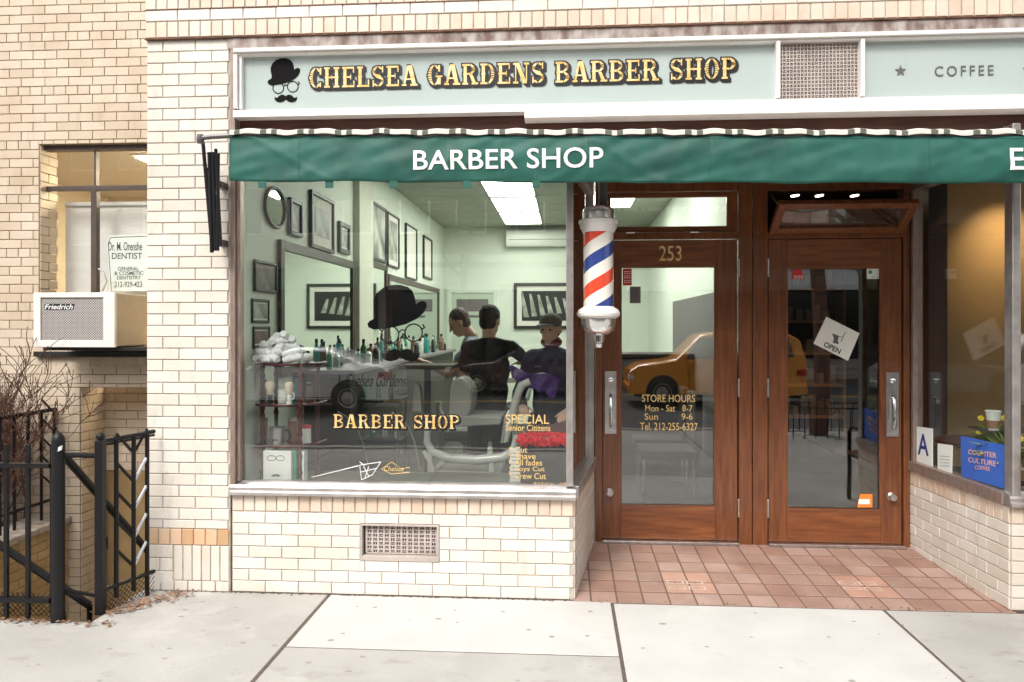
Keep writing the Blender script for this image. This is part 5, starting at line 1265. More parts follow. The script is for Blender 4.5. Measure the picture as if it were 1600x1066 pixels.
# ------------------------------------------------------------------ people
def remesh(o_, vox, it=6):
    m_ = o_.modifiers.new('r', 'REMESH'); m_.mode = 'VOXEL'; m_.voxel_size = vox; m_.use_smooth_shade = True
    s_ = o_.modifiers.new('s', 'SMOOTH'); s_.factor = .5; s_.iterations = it
def folds(o_, size, amt):
    tx = bpy.data.textures.new('folds', 'CLOUDS'); tx.noise_scale = size; tx.noise_depth = 3
    m_ = o_.modifiers.new('f', 'DISPLACE'); m_.texture = tx; m_.strength = amt; m_.mid_level = .5; m_.texture_coords = 'LOCAL'
def hand(mb, wr_, d, nrm, s=1.0, side=1, curl=.5):
    d = Vector(d).normalized(); nrm = Vector(nrm); nrm = (nrm - d * nrm.dot(d)).normalized(); sd_ = d.cross(nrm) * side; wr_ = Vector(wr_)
    for k in range(4): mb.cap(wr_ + d * .01 + sd_ * (k - 1.5) * .010, wr_ + d * .075 * s + sd_ * (k - 1.5) * .020, .017, .012)
    for k, L_ in enumerate((.068, .078, .072, .055)):
        p_ = wr_ + d * .080 * s + sd_ * (k - 1.5) * .021; dd = d
        for j in range(3):
            dd = (dd + nrm * curl * (.45 + .1 * k * .3)).normalized(); p2 = p_ + dd * L_ * (.45, .32, .25)[j]; mb.cap(p_, p2, .0085 - .0008 * j, .008 - .0008 * j, 8); p_ = p2
    p_ = wr_ + d * .025 - sd_ * .028; dd = (d * .6 - sd_ * .8 + nrm * .3).normalized()
    for j in range(2): p2 = p_ + dd * .035; mb.cap(p_, p2, .011 - .001 * j, .0095, 8); p_ = p2; dd = (dd + d * .6 + nrm * .3).normalized()
def person(label, base, face, J, hair_m, shirt_m, trou_m, hairstyle, look=None, short=True, eyes=False):
    """J: joints in local coords (x to the person's right, y forward, z up)."""
    f = Vector((face[0], face[1], 0)).normalized(); r = Vector((f.y, -f.x, 0)); up_ = Vector((0, 0, 1)); base = Vector(base)
    def W(p): return base + r * p[0] + f * p[1] + up_ * p[2]
    j = {k: W(v) for k, v in J.items()}
    lk = Vector(look) if look else Vector((0, 1, 0)); fd = (r * lk.x + f * lk.y + up_ * lk.z).normalized()
    rd = fd.cross(up_).normalized(); ud = rd.cross(fd)
    hq = Matrix((rd, fd, ud)).transposed().to_quaternion(); H = j['head']
    def Hh(a, b, c): return H + rd * a + fd * b + ud * c
    bd = MB()
    bd.ell(Hh(0, -.005, .025), (.076, .095, .095), hq); bd.ell(Hh(0, .022, -.045), (.058, .066, .072), hq); bd.ell(Hh(0, .055, -.09), (.03, .026, .024), hq)
    bd.cap(Hh(0, .085, .015), Hh(0, .108, -.022), .009, .015, 8); bd.ell(Hh(0, .086, -.055), (.024, .012, .009), hq); bd.ell(Hh(0, .082, -.068), (.02, .012, .008), hq)
    bd.ell(Hh(0, .078, .03), (.05, .018, .012), hq)
    for s in (-1, 1): bd.ell(Hh(s * .078, -.005, -.008), (.010, .019, .032), hq)
    bd.cap(j['neck'], Hh(0, -.02, -.06), .054, .050)
    hips = (j['hipl'] + j['hipr']) / 2
    bd.cap(j['neck'] - up_ * .16, hips, .082, .09); bd.cap(j['neck'] - up_ * .02, j['neck'] - up_ * .16, .05, .07)
    sh_r = .05
    for s in ('l', 'r'):
        bd.cap(j['neck'] - up_ * .07, j['sh' + s], .042, .044); bd.cap(j['sh' + s], j['el' + s], .046, .038); bd.cap(j['el' + s], j['wr' + s], .038, .025)
        bd.cap(j['hip' + s], j['kn' + s], .075, .052); bd.cap(j['kn' + s], j['an' + s], .052, .036); bd.cap(j['an' + s], j['an' + s] + f * .13 - up_ * .04, .036, .028)
        dd = (j['wr' + s] - j['el' + s]).normalized(); hand(bd, j['wr' + s], dd, Vector((0, 0, -1)) if abs(dd.z) < .8 else -f, side=1 if s == 'l' else -1)
    bo_ = bd.build('person', 'skin', loc=base); tag(bo_, label, 'person'); remesh(bo_, .0085, 4)
    q = MB(); ch = j['neck'] - up_ * .20
    fl = (j['shr'] - j['shl']).normalized(); tq = Matrix((fl, up_.cross(fl), up_)).transposed().to_quaternion()
    ch = j['neck'] - up_ * .25; q.ell(ch, (.168, .122, .20), tq); q.ell((ch + hips) / 2, (.152, .115, .24), tq); q.ell(hips, (.165, .125, .14), tq)
    q.ell(j['neck'] - up_ * .045, (.10, .080, .045), tq); q.cap(j['neck'] - up_ * .10, j['neck'] - up_ * .30, .105, .118); q.ell(j['neck'] - up_ * .13, (.155, .108, .085), tq)
    for s in ('l', 'r'):
        q.cap(j['neck'] - up_ * .06, j['sh' + s], .058, .058); e_ = j['sh' + s].lerp(j['el' + s], .5 if short else 1); q.cap(j['sh' + s], e_, .060, .053)
        if not short: q.cap(j['el' + s], j['wr' + s] - (j['wr' + s] - j['el' + s]) * .08, .055, .040)
    so_ = q.build('shirt' if short else 'jacket', shirt_m, bo_); remesh(so_, .011, 3); folds(so_, .11, .03)
    q = MB(); q.ell(hips - up_ * .02, (.178, .125, .13), tq)
    for s in ('l', 'r'): q.cap(j['hip' + s], j['kn' + s], .095, .07); q.cap(j['kn' + s], j['an' + s] + up_ * .03, .068, .055)
    remesh(q.build('trousers', trou_m, bo_), .012, 3)
    q = MB()
    for s in ('l', 'r'): q.cap(j['an' + s] - f * .03 - up_ * .035, j['an' + s] + f * .15 - up_ * .045, .042, .036)
    remesh(q.build('shoes', 'black', bo_), .008, 3)
    q = MB()
    if hairstyle == 'short':
        q.ell(Hh(0, -.022, .050), (.083, .094, .085), hq); q.ell(Hh(0, -.042, -.006), (.074, .058, .078), hq)
        ho_ = q.build('hair', hair_m, bo_, smooth='all'); remesh(ho_, .006, 2); folds(ho_, .016, .014)
    else:
        q.ell(Hh(0, -.012, .055), (.088, .108, .072), hq); cp = q.build('flat_cap', mat('grey brown cap cloth', (.15, .12, .10), .8, var=.3, vscale=40), bo_, smooth='all'); remesh(cp, .008, 2)
        q = MB(); q.ell(Hh(0, .10, .045), (.07, .06, .009), hq); q.build('cap_peak', 'hair_grey', cp, smooth='all')
        q = MB(); q.ell(Hh(0, -.055, -.01), (.07, .05, .06), hq); q.build('hair', hair_m, bo_, smooth='all')
    q = MB()
    for s in (-1, 1): q.ell(Hh(s * .03, .083, .005), (.012, .008, .006), hq)
    q.build('eyes', 'black', bo_, smooth='all')
    return bo_, j
# barber with grey-blue shirt, leaning to the left, in profile
h1 = U(718, 503, 2.4)
J1 = dict(head=(0, .10, h1.z - .01), neck=(0, -.01, h1.z - .125), shl=(-.165, .0, h1.z - .21), shr=(.165, .0, h1.z - .21), ell=(-.2, .20, 1.18), elr=(.2, .16, 1.16), wrl=(-.14, .40, 1.28), wrr=(.10, .40, 1.26), hipl=(-.09, -.08, .92), hipr=(.09, -.08, .92), knl=(-.1, -.04, .5), knr=(.1, -.04, .5), anl=(-.11, -.1, .1), anr=(.11, -.1, .1))
b1, _ = person('barber in a grey blue shirt bent to the left in profile', (h1.x + .10, 2.4, 0.0), (-1, -.15), J1, 'hair_grey', 'shirt_grey', 'trouser_dark', 'short', look=(0, .86, -.5))
h2 = U(765, 503, 1.5)
J2 = dict(head=(0, .02, h2.z), neck=(0, -.02, h2.z - .115), shl=(-.170, -.01, h2.z - .205), shr=(.170, -.01, h2.z - .205), ell=(-.26, .14, h2.z - .50), elr=(.36, .10, h2.z - .32), wrl=(-.18, .38, h2.z - .46), wrr=(.24, .34, h2.z - .38), hipl=(-.09, 0, .90), hipr=(.09, 0, .90), knl=(-.1, .02, .5), knr=(.1, .02, .5), anl=(-.11, 0, .1), anr=(.11, 0, .1))
J2['elr'] = (.31, .02, U(826, 566, 1.5).z); J2['wrr'] = (.235, .20, U(812, 566, 1.6).z)
b2, _ = person('barber in a black tee shirt with his back to the window', (h2.x, 1.5, 0), (.12, 1), J2, 'hair', 'shirt_black', 'trouser_dark', 'short', look=(.25, 1, -.25))
h3 = U(861, 515, 1.35)
J3 = dict(head=(0, .02, h3.z), neck=(0, -.01, h3.z - .125), shl=(-.165, 0, h3.z - .215), shr=(.165, 0, h3.z - .215), ell=(-.25, .03, h3.z - .50), elr=(.24, .06, h3.z - .52), wrl=(-.20, .26, h3.z - .58), wrr=(.14, .28, h3.z - .56), hipl=(-.09, 0, .88), hipr=(.09, 0, .88), knl=(-.1, .05, .48), knr=(.1, .05, .48), anl=(-.11, 0, .1), anr=(.11, 0, .1))
b3, j3 = person('man in a flat cap and dark navy jacket facing the window', (h3.x, 1.35, 0), (-.25, -1), J3, 'hair_grey', 'navy', 'trouser_pink', 'cap', look=(.1, 1, -.1), short=False)
M['bandana'] = mat('dark red neck scarf', (.22, .03, .03), .8, var=.4, vscale=30)
q = MB(); n_ = j3['neck']; q.ell(n_ + Vector((0, -.01, .03)), (.085, .085, .05)); remesh(q.build('scarf', 'bandana', b3), .01, 2)
# purple cape across the chair arm
q = MB(); nu, nv = 24, 14
A0, A1, B0, B1 = U(795, 574, 1.0), U(874, 590, 1.0), U(800, 590, .96), U(866, 622, .96)
cp = [[None] * (nv + 1) for _ in range(nu + 1)]
for i in range(nu + 1):
    for k in range(nv + 1):
        t, s = i / nu, k / nv; p_ = A0.lerp(A1, t).lerp(B0.lerp(B1, t), s); p_.y += .03 * math.sin(t * 14 + s * 3) - .02 * s; p_.z += .015 * math.sin(t * 9 + 1) * (1 - s) + .012 * math.sin(t * 26) * s; q.v.append(p_)
for i in range(nu):
    for k in range(nv): a_ = i * (nv + 1) + k; q.f.append((a_, a_ + 1, a_ + nv + 2, a_ + nv + 1))
co_ = q.build('barber_cape', 'purple', smooth='all'); tag(co_, 'purple barber cape gathered over the chair arm', 'cape'); m_ = co_.modifiers.new('t', 'SOLIDIFY'); m_.thickness = .006
# seats of the waiting area seen through the left door
for i, (x_, y_, lab) in enumerate(((XR - .42, 2.6, 'black waiting chair nearest the left door glass'), (XR - .42, 3.3, 'black waiting chair farther back beyond the left door'))):
    o_ = T('waiting_chair', lab, 'chair', (x_, y_, .03), 'waiting chairs by the right shop wall')
    q = MB(); q.box(x_ - .25, x_ + .25, y_ - .25, y_ + .25, .42, .50); q.build('seat', 'shirt_black', o_, bevel=.02)
    q = MB(); q.box(x_ + .22, x_ + .29, y_ - .25, y_ + .25, .50, 1.0); q.build('backrest', 'shirt_black', o_, bevel=.02)
    for a in (-1, 1):
        for b in (-1, 1): q = MB(); q.tube([(x_ + a * .22, y_ + b * .22, .03), (x_ + a * .22, y_ + b * .22, .42)], .014, 8); q.build('leg', 'chrome', o_)
RD = T('dark_backdrop', 'added black desk beyond the left door glass', 'backdrop', (.75, 3.6, .03))  # added dark block behind the door glass so the mirrored street shows
q = MB(); q.box(.22, XR - .04, 3.4, 3.9, .03, 1.28); q.build('front', 'black', RD, bevel=.01)
q = MB(); q.box(.19, XR - .04, 3.36, 3.94, 1.28, 1.32); q.build('top', 'cafe_dark', RD, bevel=.005)
CR = T('coat_stand', 'coat stand hung with dark coats just inside the left door', 'coat stand', (.30, 2.6, .03))
q = MB(); q.tube([(.30, 2.6, .03), (.30, 2.6, 1.8)], .018, 8); q.lathe((.30, 2.6, .03), [(.2, 0), (.2, .02), (.02, .04)], 16)
for k in range(4): a_ = k * 1.57; q.tube([(.30, 2.6, 1.70), (.30 + .12 * math.cos(a_), 2.6 + .12 * math.sin(a_), 1.76), (.30 + .14 * math.cos(a_), 2.6 + .14 * math.sin(a_), 1.82)], .008, 6)
q.build('pole', 'dark_metal', CR, smooth=True)
for k, (mm, lab) in enumerate((('navy', 'dark navy coat on the coat stand'), ('shirt_black', 'black coat on the coat stand behind the navy one'))):
    q = MB(); cxx = .27 + k * .10
    q.tube([(cxx, 2.52 + k * .16, 1.72), (cxx + .01, 2.5 + k * .16, 1.6), (cxx - .01, 2.5 + k * .16, 1.3), (cxx + .02, 2.5 + k * .16, .9), (cxx, 2.5 + k * .16, .62)], [.03, .10, .12, .13, .11], 14)
    tag(q.build('coat', mm, smooth='all'), lab, 'coat')
# sagging cable and tall mirror frame by the transom
q = MB(); q.tube([(.55 + .9 * t - .2, 2.2, 3.15 - .28 * math.sin(math.pi * t)) for t in [i / 20 for i in range(21)]], .008, 6); tag(q.build('hanging_cable', 'black'), 'black cable sagging below the shop ceiling behind the transom', 'cable')

# ================================================================== CAFE INTERIOR
q = MB(); q.box(XR + .05, 7, 7, 7.1, -.1, 3.2); setting(q, 'cafe_wall', 'cafe_dark')
q = MB(); q.box(XR + .051, XR + .09, YD + .12, 7, -.1, 3.2); setting(q, 'cafe_wall', 'cafe_dark')
q = MB(); q.box(7, 7.1, .1, 7, -.1, 3.2); setting(q, 'cafe_wall', 'cafe_wall')
q = MB(); q.box(XR + .09, 7, YD + .16, 7, 3.19, 3.2); q.box(XC0 + .06, 7, .17, YD + .16, 3.19, 3.2); setting(q, 'cafe_ceiling', 'cafe_ceiling')
q = MB(); q.box(XR + .09, 7, YD + .1, 7, -.1, .03); q.box(XC0 + .1, 7, .1, YD + .1, -.1, .03); setting(q, 'cafe_floor', 'floor_dark')
tw0 = PRr  # tan partition beyond the side window
ta = U(1476, 400, 2.6); q = MB(); q.box(ta.x, 7, 2.6, 2.68, .03, 3.19); setting(q, 'cafe_partition', 'cafe_wall')
q = MB(); q.box(ta.x - .16, ta.x, 2.55, 2.7, .03, 3.19); setting(q, 'cafe_column', 'black')
q = MB(); q.box(XC0 + .0, 3.6, .12, .40, .03, .62); setting(q, 'cafe_ledge', 'cafe_dark')
q = MB(); q.prism([PRr.P(.02, .03, -.08), PRr.P(PRr.len - .04, .03, -.08), PRr.P(PRr.len - .04, .03, -.42), PRr.P(.02, .03, -.42)], (0, 0, .59)); setting(q, 'cafe_ledge', 'cafe_dark')
def spot(loc, tgt, e, lab, ang=60):
    o_ = T('track_lamp', lab, 'lamp', loc, 'track lamps under the cafe ceiling'); l_ = Vector(loc); d = (Vector(tgt) - l_).normalized()
    q = MB(); q.lathe(l_, [(.045, .0), (.05, .08), (.05, .12)], 16, axis=d); q.tube([l_, (l_.x, l_.y, 3.15)], .01, 6); q.build('housing', 'black', o_, smooth=True)
    q = MB(); q.lathe(l_ + d * .121, [(.04, 0), (.04, .004)], 16, axis=d); q.build('bulb', 'bulb', o_)
    ld = bpy.data.lights.new('spot', 'SPOT'); ld.energy = e; ld.spot_size = R(ang); ld.spot_blend = .8; ld.color = (1, .74, .42); ld.shadow_soft_size = .04
    lo = bpy.data.objects.new('lamp_light', ld); C.objects.link(lo); lo.parent = o_; lo.location = d * .13; lo.rotation_euler = d.to_track_quat('-Z', 'Y').to_euler()
wsp = U(1560, 375, 2.6)
spot((wsp.x + .15, 1.9, 2.85), (wsp.x + .02, 2.6, wsp.z - .1), 38, 'track lamp washing the tan cafe wall', 70)
for px, lab in ((1240, 'left track lamp seen above the open transom'), (1278, 'middle track lamp seen above the open transom'), (1333, 'right track lamp seen above the open transom')):
    p_ = U(px, 306, 3.6); spot((p_.x, 3.6, min(p_.z + .12, 3.08)), (p_.x + .3, 3.4, 0), 26, lab, 100)
q = MB(); q.box(XR + .3, 3.4, 3.57, 3.63, 3.12, 3.16); tag(q.build('light_track', 'white_paint'), 'pale lighting track under the cafe ceiling', 'track')
# cafe shelves and counter
SHV = T('shelf_unit', 'dark shelves with goods deep inside the cafe', 'shelf', (2.6, 5, 0))
q = MB()
for i in range(6): q.box(1.9, 3.3, 4.9, 5.2, .5 + i * .38, .53 + i * .38)
q.box(1.87, 1.9, 4.9, 5.2, .03, 2.6); q.box(3.3, 3.33, 4.9, 5.2, .03, 2.6); q.build('frame', 'kraft', SHV)
q = MB()
for i in range(6):
    x_ = 1.95
    while x_ < 3.2: w_ = rnd.uniform(.05, .1); h_ = rnd.uniform(.1, .25); q.box(x_, x_ + w_, 4.95, 5.08, .532 + i * .38, .532 + i * .38 + h_); x_ += w_ + rnd.uniform(.02, .08)
q.build('goods', mat('assorted packs', (.22, .17, .12), .6, island=.6), SHV)
CT = T('table', 'dark cafe table behind the side window', 'table', (3.0, 1.3, .03))
q = MB(); q.lathe((3.0, 1.3, .03), [(.2, 0), (.2, .02), (.03, .03), (.03, .7), (.3, .71), (.3, .74)], 20); q.build('pedestal', mat('dark table wood', (.08, .03, .02), .3), CT, smooth=True)

# items on the cafe side window glass
def card(name, lab, cat, pts, m_, off=-.0175, th=.003):
    base = sum((PRr.hit(*p, off) for p in pts), Vector()) / len(pts)
    o_ = T(name, lab, cat, base); q = MB(); q.prism([PRr.hit(*p, off) for p in pts], PRr.n * -th); q.build('card', m_, o_); return o_
def ctext(o_, body, px0, py0, px1, py1, m_, off=-.0165, slant=0, **k):
    a = PRr.hit(px0, py1, off); b = PRr.hit(px1, py1 + slant, off); top = PRr.hit(px0, py0, off)
    u_ = (b - a); W_ = u_.length; u_ = u_.normalized()
    return text('lettering', body, a, u_, Vector((0, 0, 1)), PRr.n, W_, top.z - a.z, m_, o_, **k)
o_ = card('window_card', 'white health grade card with a big blue letter A in the side window', 'card', [(1428, 666), (1457, 670), (1457, 732), (1428, 726)], 'white_card'); ctext(o_, 'A', 1434, 677, 1451, 710, 'blue_ink', slant=3, offset=.01)
o_ = card('window_card', 'small plain white card between the A card and the blue sign', 'card', [(1465, 693), (1488, 696), (1487, 742), (1465, 735)], 'white_card')
for i in range(4): ctext(o_, '- - - - -', 1469, 712 + i * 5, 1483, 713.5 + i * 5, 'ink', slant=1)
o_ = card('window_sign', 'blue coffee sign with salmon lettering in the side window', 'sign', [(1501, 681), (1571, 696), (1572, 765), (1502, 744)], 'blue_card')
ctext(o_, 'COUNTER', 1513, 702, 1557, 710, 'salmon', slant=6, offset=.012); ctext(o_, 'CULTURE', 1513, 714, 1556, 722, 'salmon', slant=7, offset=.012); ctext(o_, 'COFFEE', 1523, 727, 1547, 733, 'salmon', slant=3)
CUP = T('coffee_cup', 'white paper coffee cup with a kraft sleeve in the side window', 'cup', PRr.hit(1552, 672, -.14)); p_ = PRr.hit(1552, 672, -.14); s = .0039
q = MB(); q.lathe(p_, [(.028, 0), (.042, .11), (.045, .112), (.045, .118), (.040, .12)], 20); q.build('cup', 'white_card', CUP, smooth=True)
q = MB(); q.lathe(p_, [(.0295, .01), (.0375, .06)], 20); q.build('sleeve', 'kraft', CUP, smooth=True)
q = MB(); q.prism([p_ + Vector((-.05, -.05, -.012)), p_ + Vector((.5, -.05, -.012)), p_ + Vector((.5, .2, -.012)), p_ + Vector((-.05, .2, -.012))], (0, 0, .011)); tag(q.build('cafe_shelf', 'cafe_dark'), 'dark narrow shelf carrying the coffee cup', 'shelf')
def plant(c_, n_, lab, L_=.2, seed=1):
    rn = random.Random(seed); o_ = T('potted_plant', lab, 'plant', c_); c_ = Vector(c_)
    q = MB(); q.lathe(c_, [(.05, 0), (.065, .1), (.07, .1), (.06, .1)], 16); q.build('pot', 'plastic_white', o_, smooth=True)
    q = MB()
    for i in range(n_):
        a = rn.uniform(0, 6.28); e_ = rn.uniform(.3, 1.4); d = Vector((math.cos(a) * math.cos(e_), math.sin(a) * math.cos(e_), math.sin(e_))); p0_ = c_ + Vector((0, 0, .09)); l_ = L_ * rn.uniform(.5, 1.1); sdv = d.cross(Vector((0, 0, 1))).normalized() * rn.uniform(.014, .03)
        p1_ = p0_ + d * l_ * .5; p2_ = p0_ + d * l_ + Vector((0, 0, -.25 * l_)); w_ = sdv
        q.add([p0_, p1_ + w_ + Vector((0, 0, .004)), p2_, p1_ - w_ + Vector((0, 0, .004)), p1_ - Vector((0, 0, .004))], [(0, 1, 4), (1, 2, 4), (4, 2, 3), (0, 4, 3)])
    q.build('leaves', 'leaf', o_)
    q = MB()
    for i in range(6):
        a = rn.uniform(0, 6.28); p_ = c_ + Vector((math.cos(a) * .08, math.sin(a) * .05, .16 + rn.random() * .1))
        for k in range(5): q.ell(p_ + Vector((math.cos(k * 1.26) * .012, math.sin(k * 1.26) * .006, math.sin(k * 1.26) * .01)), (.011, .007, .009), nu=8, nv=5)
    q.build('flowers', 'flower', o_, smooth=True)
pp = PRr.hit(1552, 740, -.17); plant((pp.x, pp.y, .77), 80, 'yellow green plant behind the blue coffee sign', .20, 4)
plant((XC0 + .12, .24, .70), 60, 'yellow green plant in a white pot at the cafe front window', .26, 8)
# things on the door glass
def dcard(name, lab, cat, pts, m_, off=.003):
    P2 = Plane((0, YD + .026), (1, YD + .026)); o_ = T(name, lab, cat, sum((P2.hit(*p) for p in pts), Vector()) / len(pts)); q = MB(); q.prism([P2.hit(*p, off) for p in pts], (0, -.0015, 0)); q.build('card', m_, o_); return o_, P2
o_, P2 = dcard('open_card', 'tilted white card reading open taped to the right door glass', 'card', [(1291, 495), (1343, 521), (1325, 564), (1271, 537)], 'paper')
a = P2.hit(1286, 541, .0055); b = P2.hit(1310, 553, .0055); u_ = (b - a).normalized(); v_ = Vector((-u_.z, 0, u_.x)); text('lettering', 'OPEN', a, u_, v_, Vector((0, -1, 0)), (b - a).length * 1.05, .038, 'black', o_, offset=.02)
q = MB(); 
def jp(x_, y_): return P2.hit(x_, y_, .0052)
q.prism([jp(1300, 521), (jp(1311, 525)), jp(1309, 532), jp(1311, 538), jp(1301, 536), jp(1303, 529)], (0, -.001, 0)); q.tube([jp(1311, 526), jp(1317, 527), jp(1314, 534)], .003, 5); q.tube([jp(1317, 527), jp(1321, 519)], .0025, 5); q.build('pitcher_drawing', 'ink', o_)
o_, P2 = dcard('sticker', 'red notice sticker at the top left of the left door glass', 'sticker', [(973, 420), (987, 420), (987, 446), (973, 446)], 'red')
for i in range(3): ptext('lettering', '===', P2, 975, 424 + 7 * i, 985, 428 + 7 * i, 'white_paint', o_, lift=.005)
o_, P2 = dcard('sticker', 'faint pale sticker with a dark square on the left door glass', 'sticker', [(984, 448), (1001, 448), (1001, 474), (984, 474)], 'wainscot')
q = MB(); q.tube([P2.hit(992 + 5 * math.cos(t), 459 + 5 * math.sin(t), .005) for t in [k * .785 for k in range(8)]], .003, 5, closed=True); q.build('emblem', 'ink', o_)
o_, P2 = dcard('sticker', 'dark red sticker at the top left of the right door glass', 'sticker', [(1239, 421), (1252, 421), (1257, 436), (1237, 436)], 'red')
ptext('lettering', '===', P2, 1240, 431, 1255, 435, 'white_paint', o_, lift=.005)
o_, P2 = dcard('sticker', 'white sticker at the top right of the right door glass', 'sticker', [(1354, 420), (1376, 420), (1376, 436), (1354, 436)], 'white_card')
q = MB(); q.box(P2.hit(1357, 425).x, P2.hit(1362, 425).x, YD + .020, YD + .0215, P2.hit(1357, 428).z, P2.hit(1357, 423).z)
for i in range(3): c_ = P2.hit(1363 + 4 * i, 433, .005); q.ell(c_, (.004, .001, .004), nu=8, nv=4)
q.build('emblem', 'green_box', o_)
o_, P2 = dcard('sticker', 'orange sticker with a white panel at the foot of the right door glass', 'sticker', [(1344, 772), (1363, 772), (1363, 793), (1339, 793), (1341, 782)], 'orange')
q = MB(); q.prism([P2.hit(x_, y_, .0055) for x_, y_ in ((1342, 780), (1359, 780), (1359, 788), (1341, 788))], (0, -.001, 0)); q.build('panel', 'white_card', o_)

# ================================================================== STREET BEHIND THE CAMERA (seen mirrored in the glass)
def car(name, label, xf, xr, ys_, paint, prof, glass, wheels, direction=1, depth=1.75, lamps=True):
    """profile across x from front (0) to rear (1) ; near side at y = ys_"""
    zg = -.25; L_ = xr - xf; o_ = T(name, label, 'car' if name != 'taxi' else 'taxi', ((xf + xr) / 2, ys_ - depth / 2, zg))
    def X(t): return xf + L_ * t
    secs = [(0, .06), (.06, 0), (.94, 0), (1, .06)]
    q = MB(); n_ = len(prof)
    yy = [ys_ - .08, ys_, ys_ - depth, ys_ - depth + .08]
    for s, (y_, ins) in enumerate(((ys_ - .10, .03), (ys_, 0), (ys_ - depth, 0), (ys_ - depth + .10, .03))):
        for (t, z_) in prof:
            inn = .16 * max(0, (z_ - .85)) * (1 if s in (0, 1) else -1) * 1.4
            if s == 0: y2 = ys_; z2 = z_ ; y2 = ys_ - .05 - inn; z2 = z_ - .0
            if s == 0: q.v.append(Vector((X(.5 + (t - .5) * .985), ys_ - .06 - inn, zg + z_)))
            if s == 1: q.v.append(Vector((X(t), ys_ - inn - .0, zg + z_ - (.05 if z_ > .3 else -.03))))
            if s == 2: q.v.append(Vector((X(t), ys_ - depth - inn, zg + z_ - (.05 if z_ > .3 else -.03))))
            if s == 3: q.v.append(Vector((X(.5 + (t - .5) * .985), ys_ - depth + .06 - inn, zg + z_)))
    order = [1, 0, 3, 2]
    q.f.append(tuple(n_ + i for i in range(n_))); q.f.append(tuple(2 * n_ + i for i in range(n_ - 1, -1, -1)))
    for a_, b_ in ((1, 0), (0, 3), (3, 2)):
        for i in range(n_): k = (i + 1) % n_; q.f.append((a_ * n_ + i, b_ * n_ + i, b_ * n_ + k, a_ * n_ + k))
    bo_ = q.build('body', paint, o_, smooth=True)
    q = MB()
    for side_ in (0, 1):
        pts = [Vector((X(t), (ys_ - .16 * max(0, z_ - .05 - .85) * 1.4 + .004) if side_ == 0 else (ys_ - depth + .16 * max(0, z_ - .9) * 1.4 - .004), zg + z_)) for t, z_ in glass]
        for k0 in range(0, len(pts), 4): q.prism(pts[k0:k0 + 4], (0, -.008 if side_ == 0 else .008, 0))
    q.build('side_window', 'car_glass', o_)
    for t in wheels:
        for y_ in (ys_ - .11, ys_ - depth + .11):
            w_ = MB(); w_.lathe((X(t), y_ - .1, zg + .33), [(.2, -.0), (.32, .0), (.33, .03), (.33, .19), (.32, .22), (.2, .22)], 28, axis=(0, 1, 0)); wo = w_.build('tyre', 'tyre', o_, smooth=True)
            w_ = MB(); w_.lathe((X(t), y_ - .09, zg + .33), [(.05, .0), (.21, .01), (.21, .215), (.17, .205), (.05, .225)], 20, axis=(0, 1, 0)); w_.build('rim', 'satin', wo, smooth=True)
            ah = MB(); ah.lathe((X(t), y_ - .1, zg + .36), [(.38, .0), (.38, .216)], 24, axis=(0, 1, 0)); ah.build('wheel_arch', 'black', o_)
    q = MB(); q.box(X(.945), X(1.006), ys_ - .25, ys_ + .012, zg + .74, zg + .88); q.build('tail_lamp', 'tail_red', o_, bevel=.02)
    q = MB()
    for t in ((.345, .575, .755)): q.box(X(t), X(t) + .012, ys_ - .02, ys_ + .003, zg + .34, zg + .84)
    q.box(X(.345), X(.755), ys_ - .02, ys_ + .003, zg + .33, zg + .345); q.build('door_seam', 'black', o_)
    q = MB()
    for t in (.53, .71): q.box(X(t), X(t) + .16, ys_, ys_ + .03, zg + .76, zg + .79)
    q.build('door_handle', 'chrome', o_, bevel=.006)
    q = MB(); q.box(X(.03), X(.97), ys_ - .02, ys_ + .006, zg + .245, zg + .30); q.build('side_skirt', 'black', o_)
    q = MB(); q.box(X(-.012), X(.055), ys_ - depth + .1, ys_ - .02, zg + .34, zg + .50); q.box(X(.95), X(1.012), ys_ - depth + .1, ys_ - .02, zg + .34, zg + .50); q.build('bumper', paint, o_, bevel=.03)
    q = MB(); q.box(X(.345), X(.345) + .16, ys_ - .04, ys_ + .16, zg + .95, zg + 1.08); q.build('wing_mirror', paint, o_, bevel=.03)
    q = MB(); q.box(X(-.004), X(.03), ys_ - .3, ys_ + .004, zg + .62, zg + .74); q.build('headlight', 'white_card', o_, bevel=.02)
    return o_
sed = [(0, .32), (.0, .62), (.04, .74), (.16, .86), (.29, .93), (.37, 1.12), (.46, 1.34), (.55, 1.40), (.68, 1.38), (.78, 1.22), (.86, 1.06), (.95, 1.03), (1, .92), (1, .36), (.9, .22), (.1, .22)]
gls = [(.36, .96), (.44, 1.30), (.56, 1.34), (.56, .97), (.575, .97), (.575, 1.34), (.68, 1.31), (.79, 1.03)]
car('parked_car', 'silver saloon car mirrored in the lower left of the display window', -8.1, -3.7, -11.3, 'silver', sed, gls, (.19, .80))
car('parked_car', 'dark maroon car mirrored in the middle of the display window', -3.2, 1.3, -15.6, 'maroon', sed, gls, (.19, .80))
suv = [(0, .35), (0, .85), (.05, .98), (.20, 1.06), (.27, 1.12), (.36, 1.45), (.42, 1.66), (.5, 1.72), (.9, 1.70), (.97, 1.55), (1, 1.1), (1, .4), (.92, .28), (.08, .28)]
gs = [(.33, 1.12), (.41, 1.58), (.58, 1.62), (.58, 1.12), (.60, 1.12), (.60, 1.62), (.90, 1.60), (.93, 1.15)]
car('taxi', 'yellow taxi mirrored across both door glasses', 1.45, 5.4, -10.9, 'taxi', suv, gs, (.19, .80))
car('parked_car', 'silver hatchback mirrored in the cafe side window', 7.5, 11.6, -11.2, 'silver', suv, gs, (.19, .80))
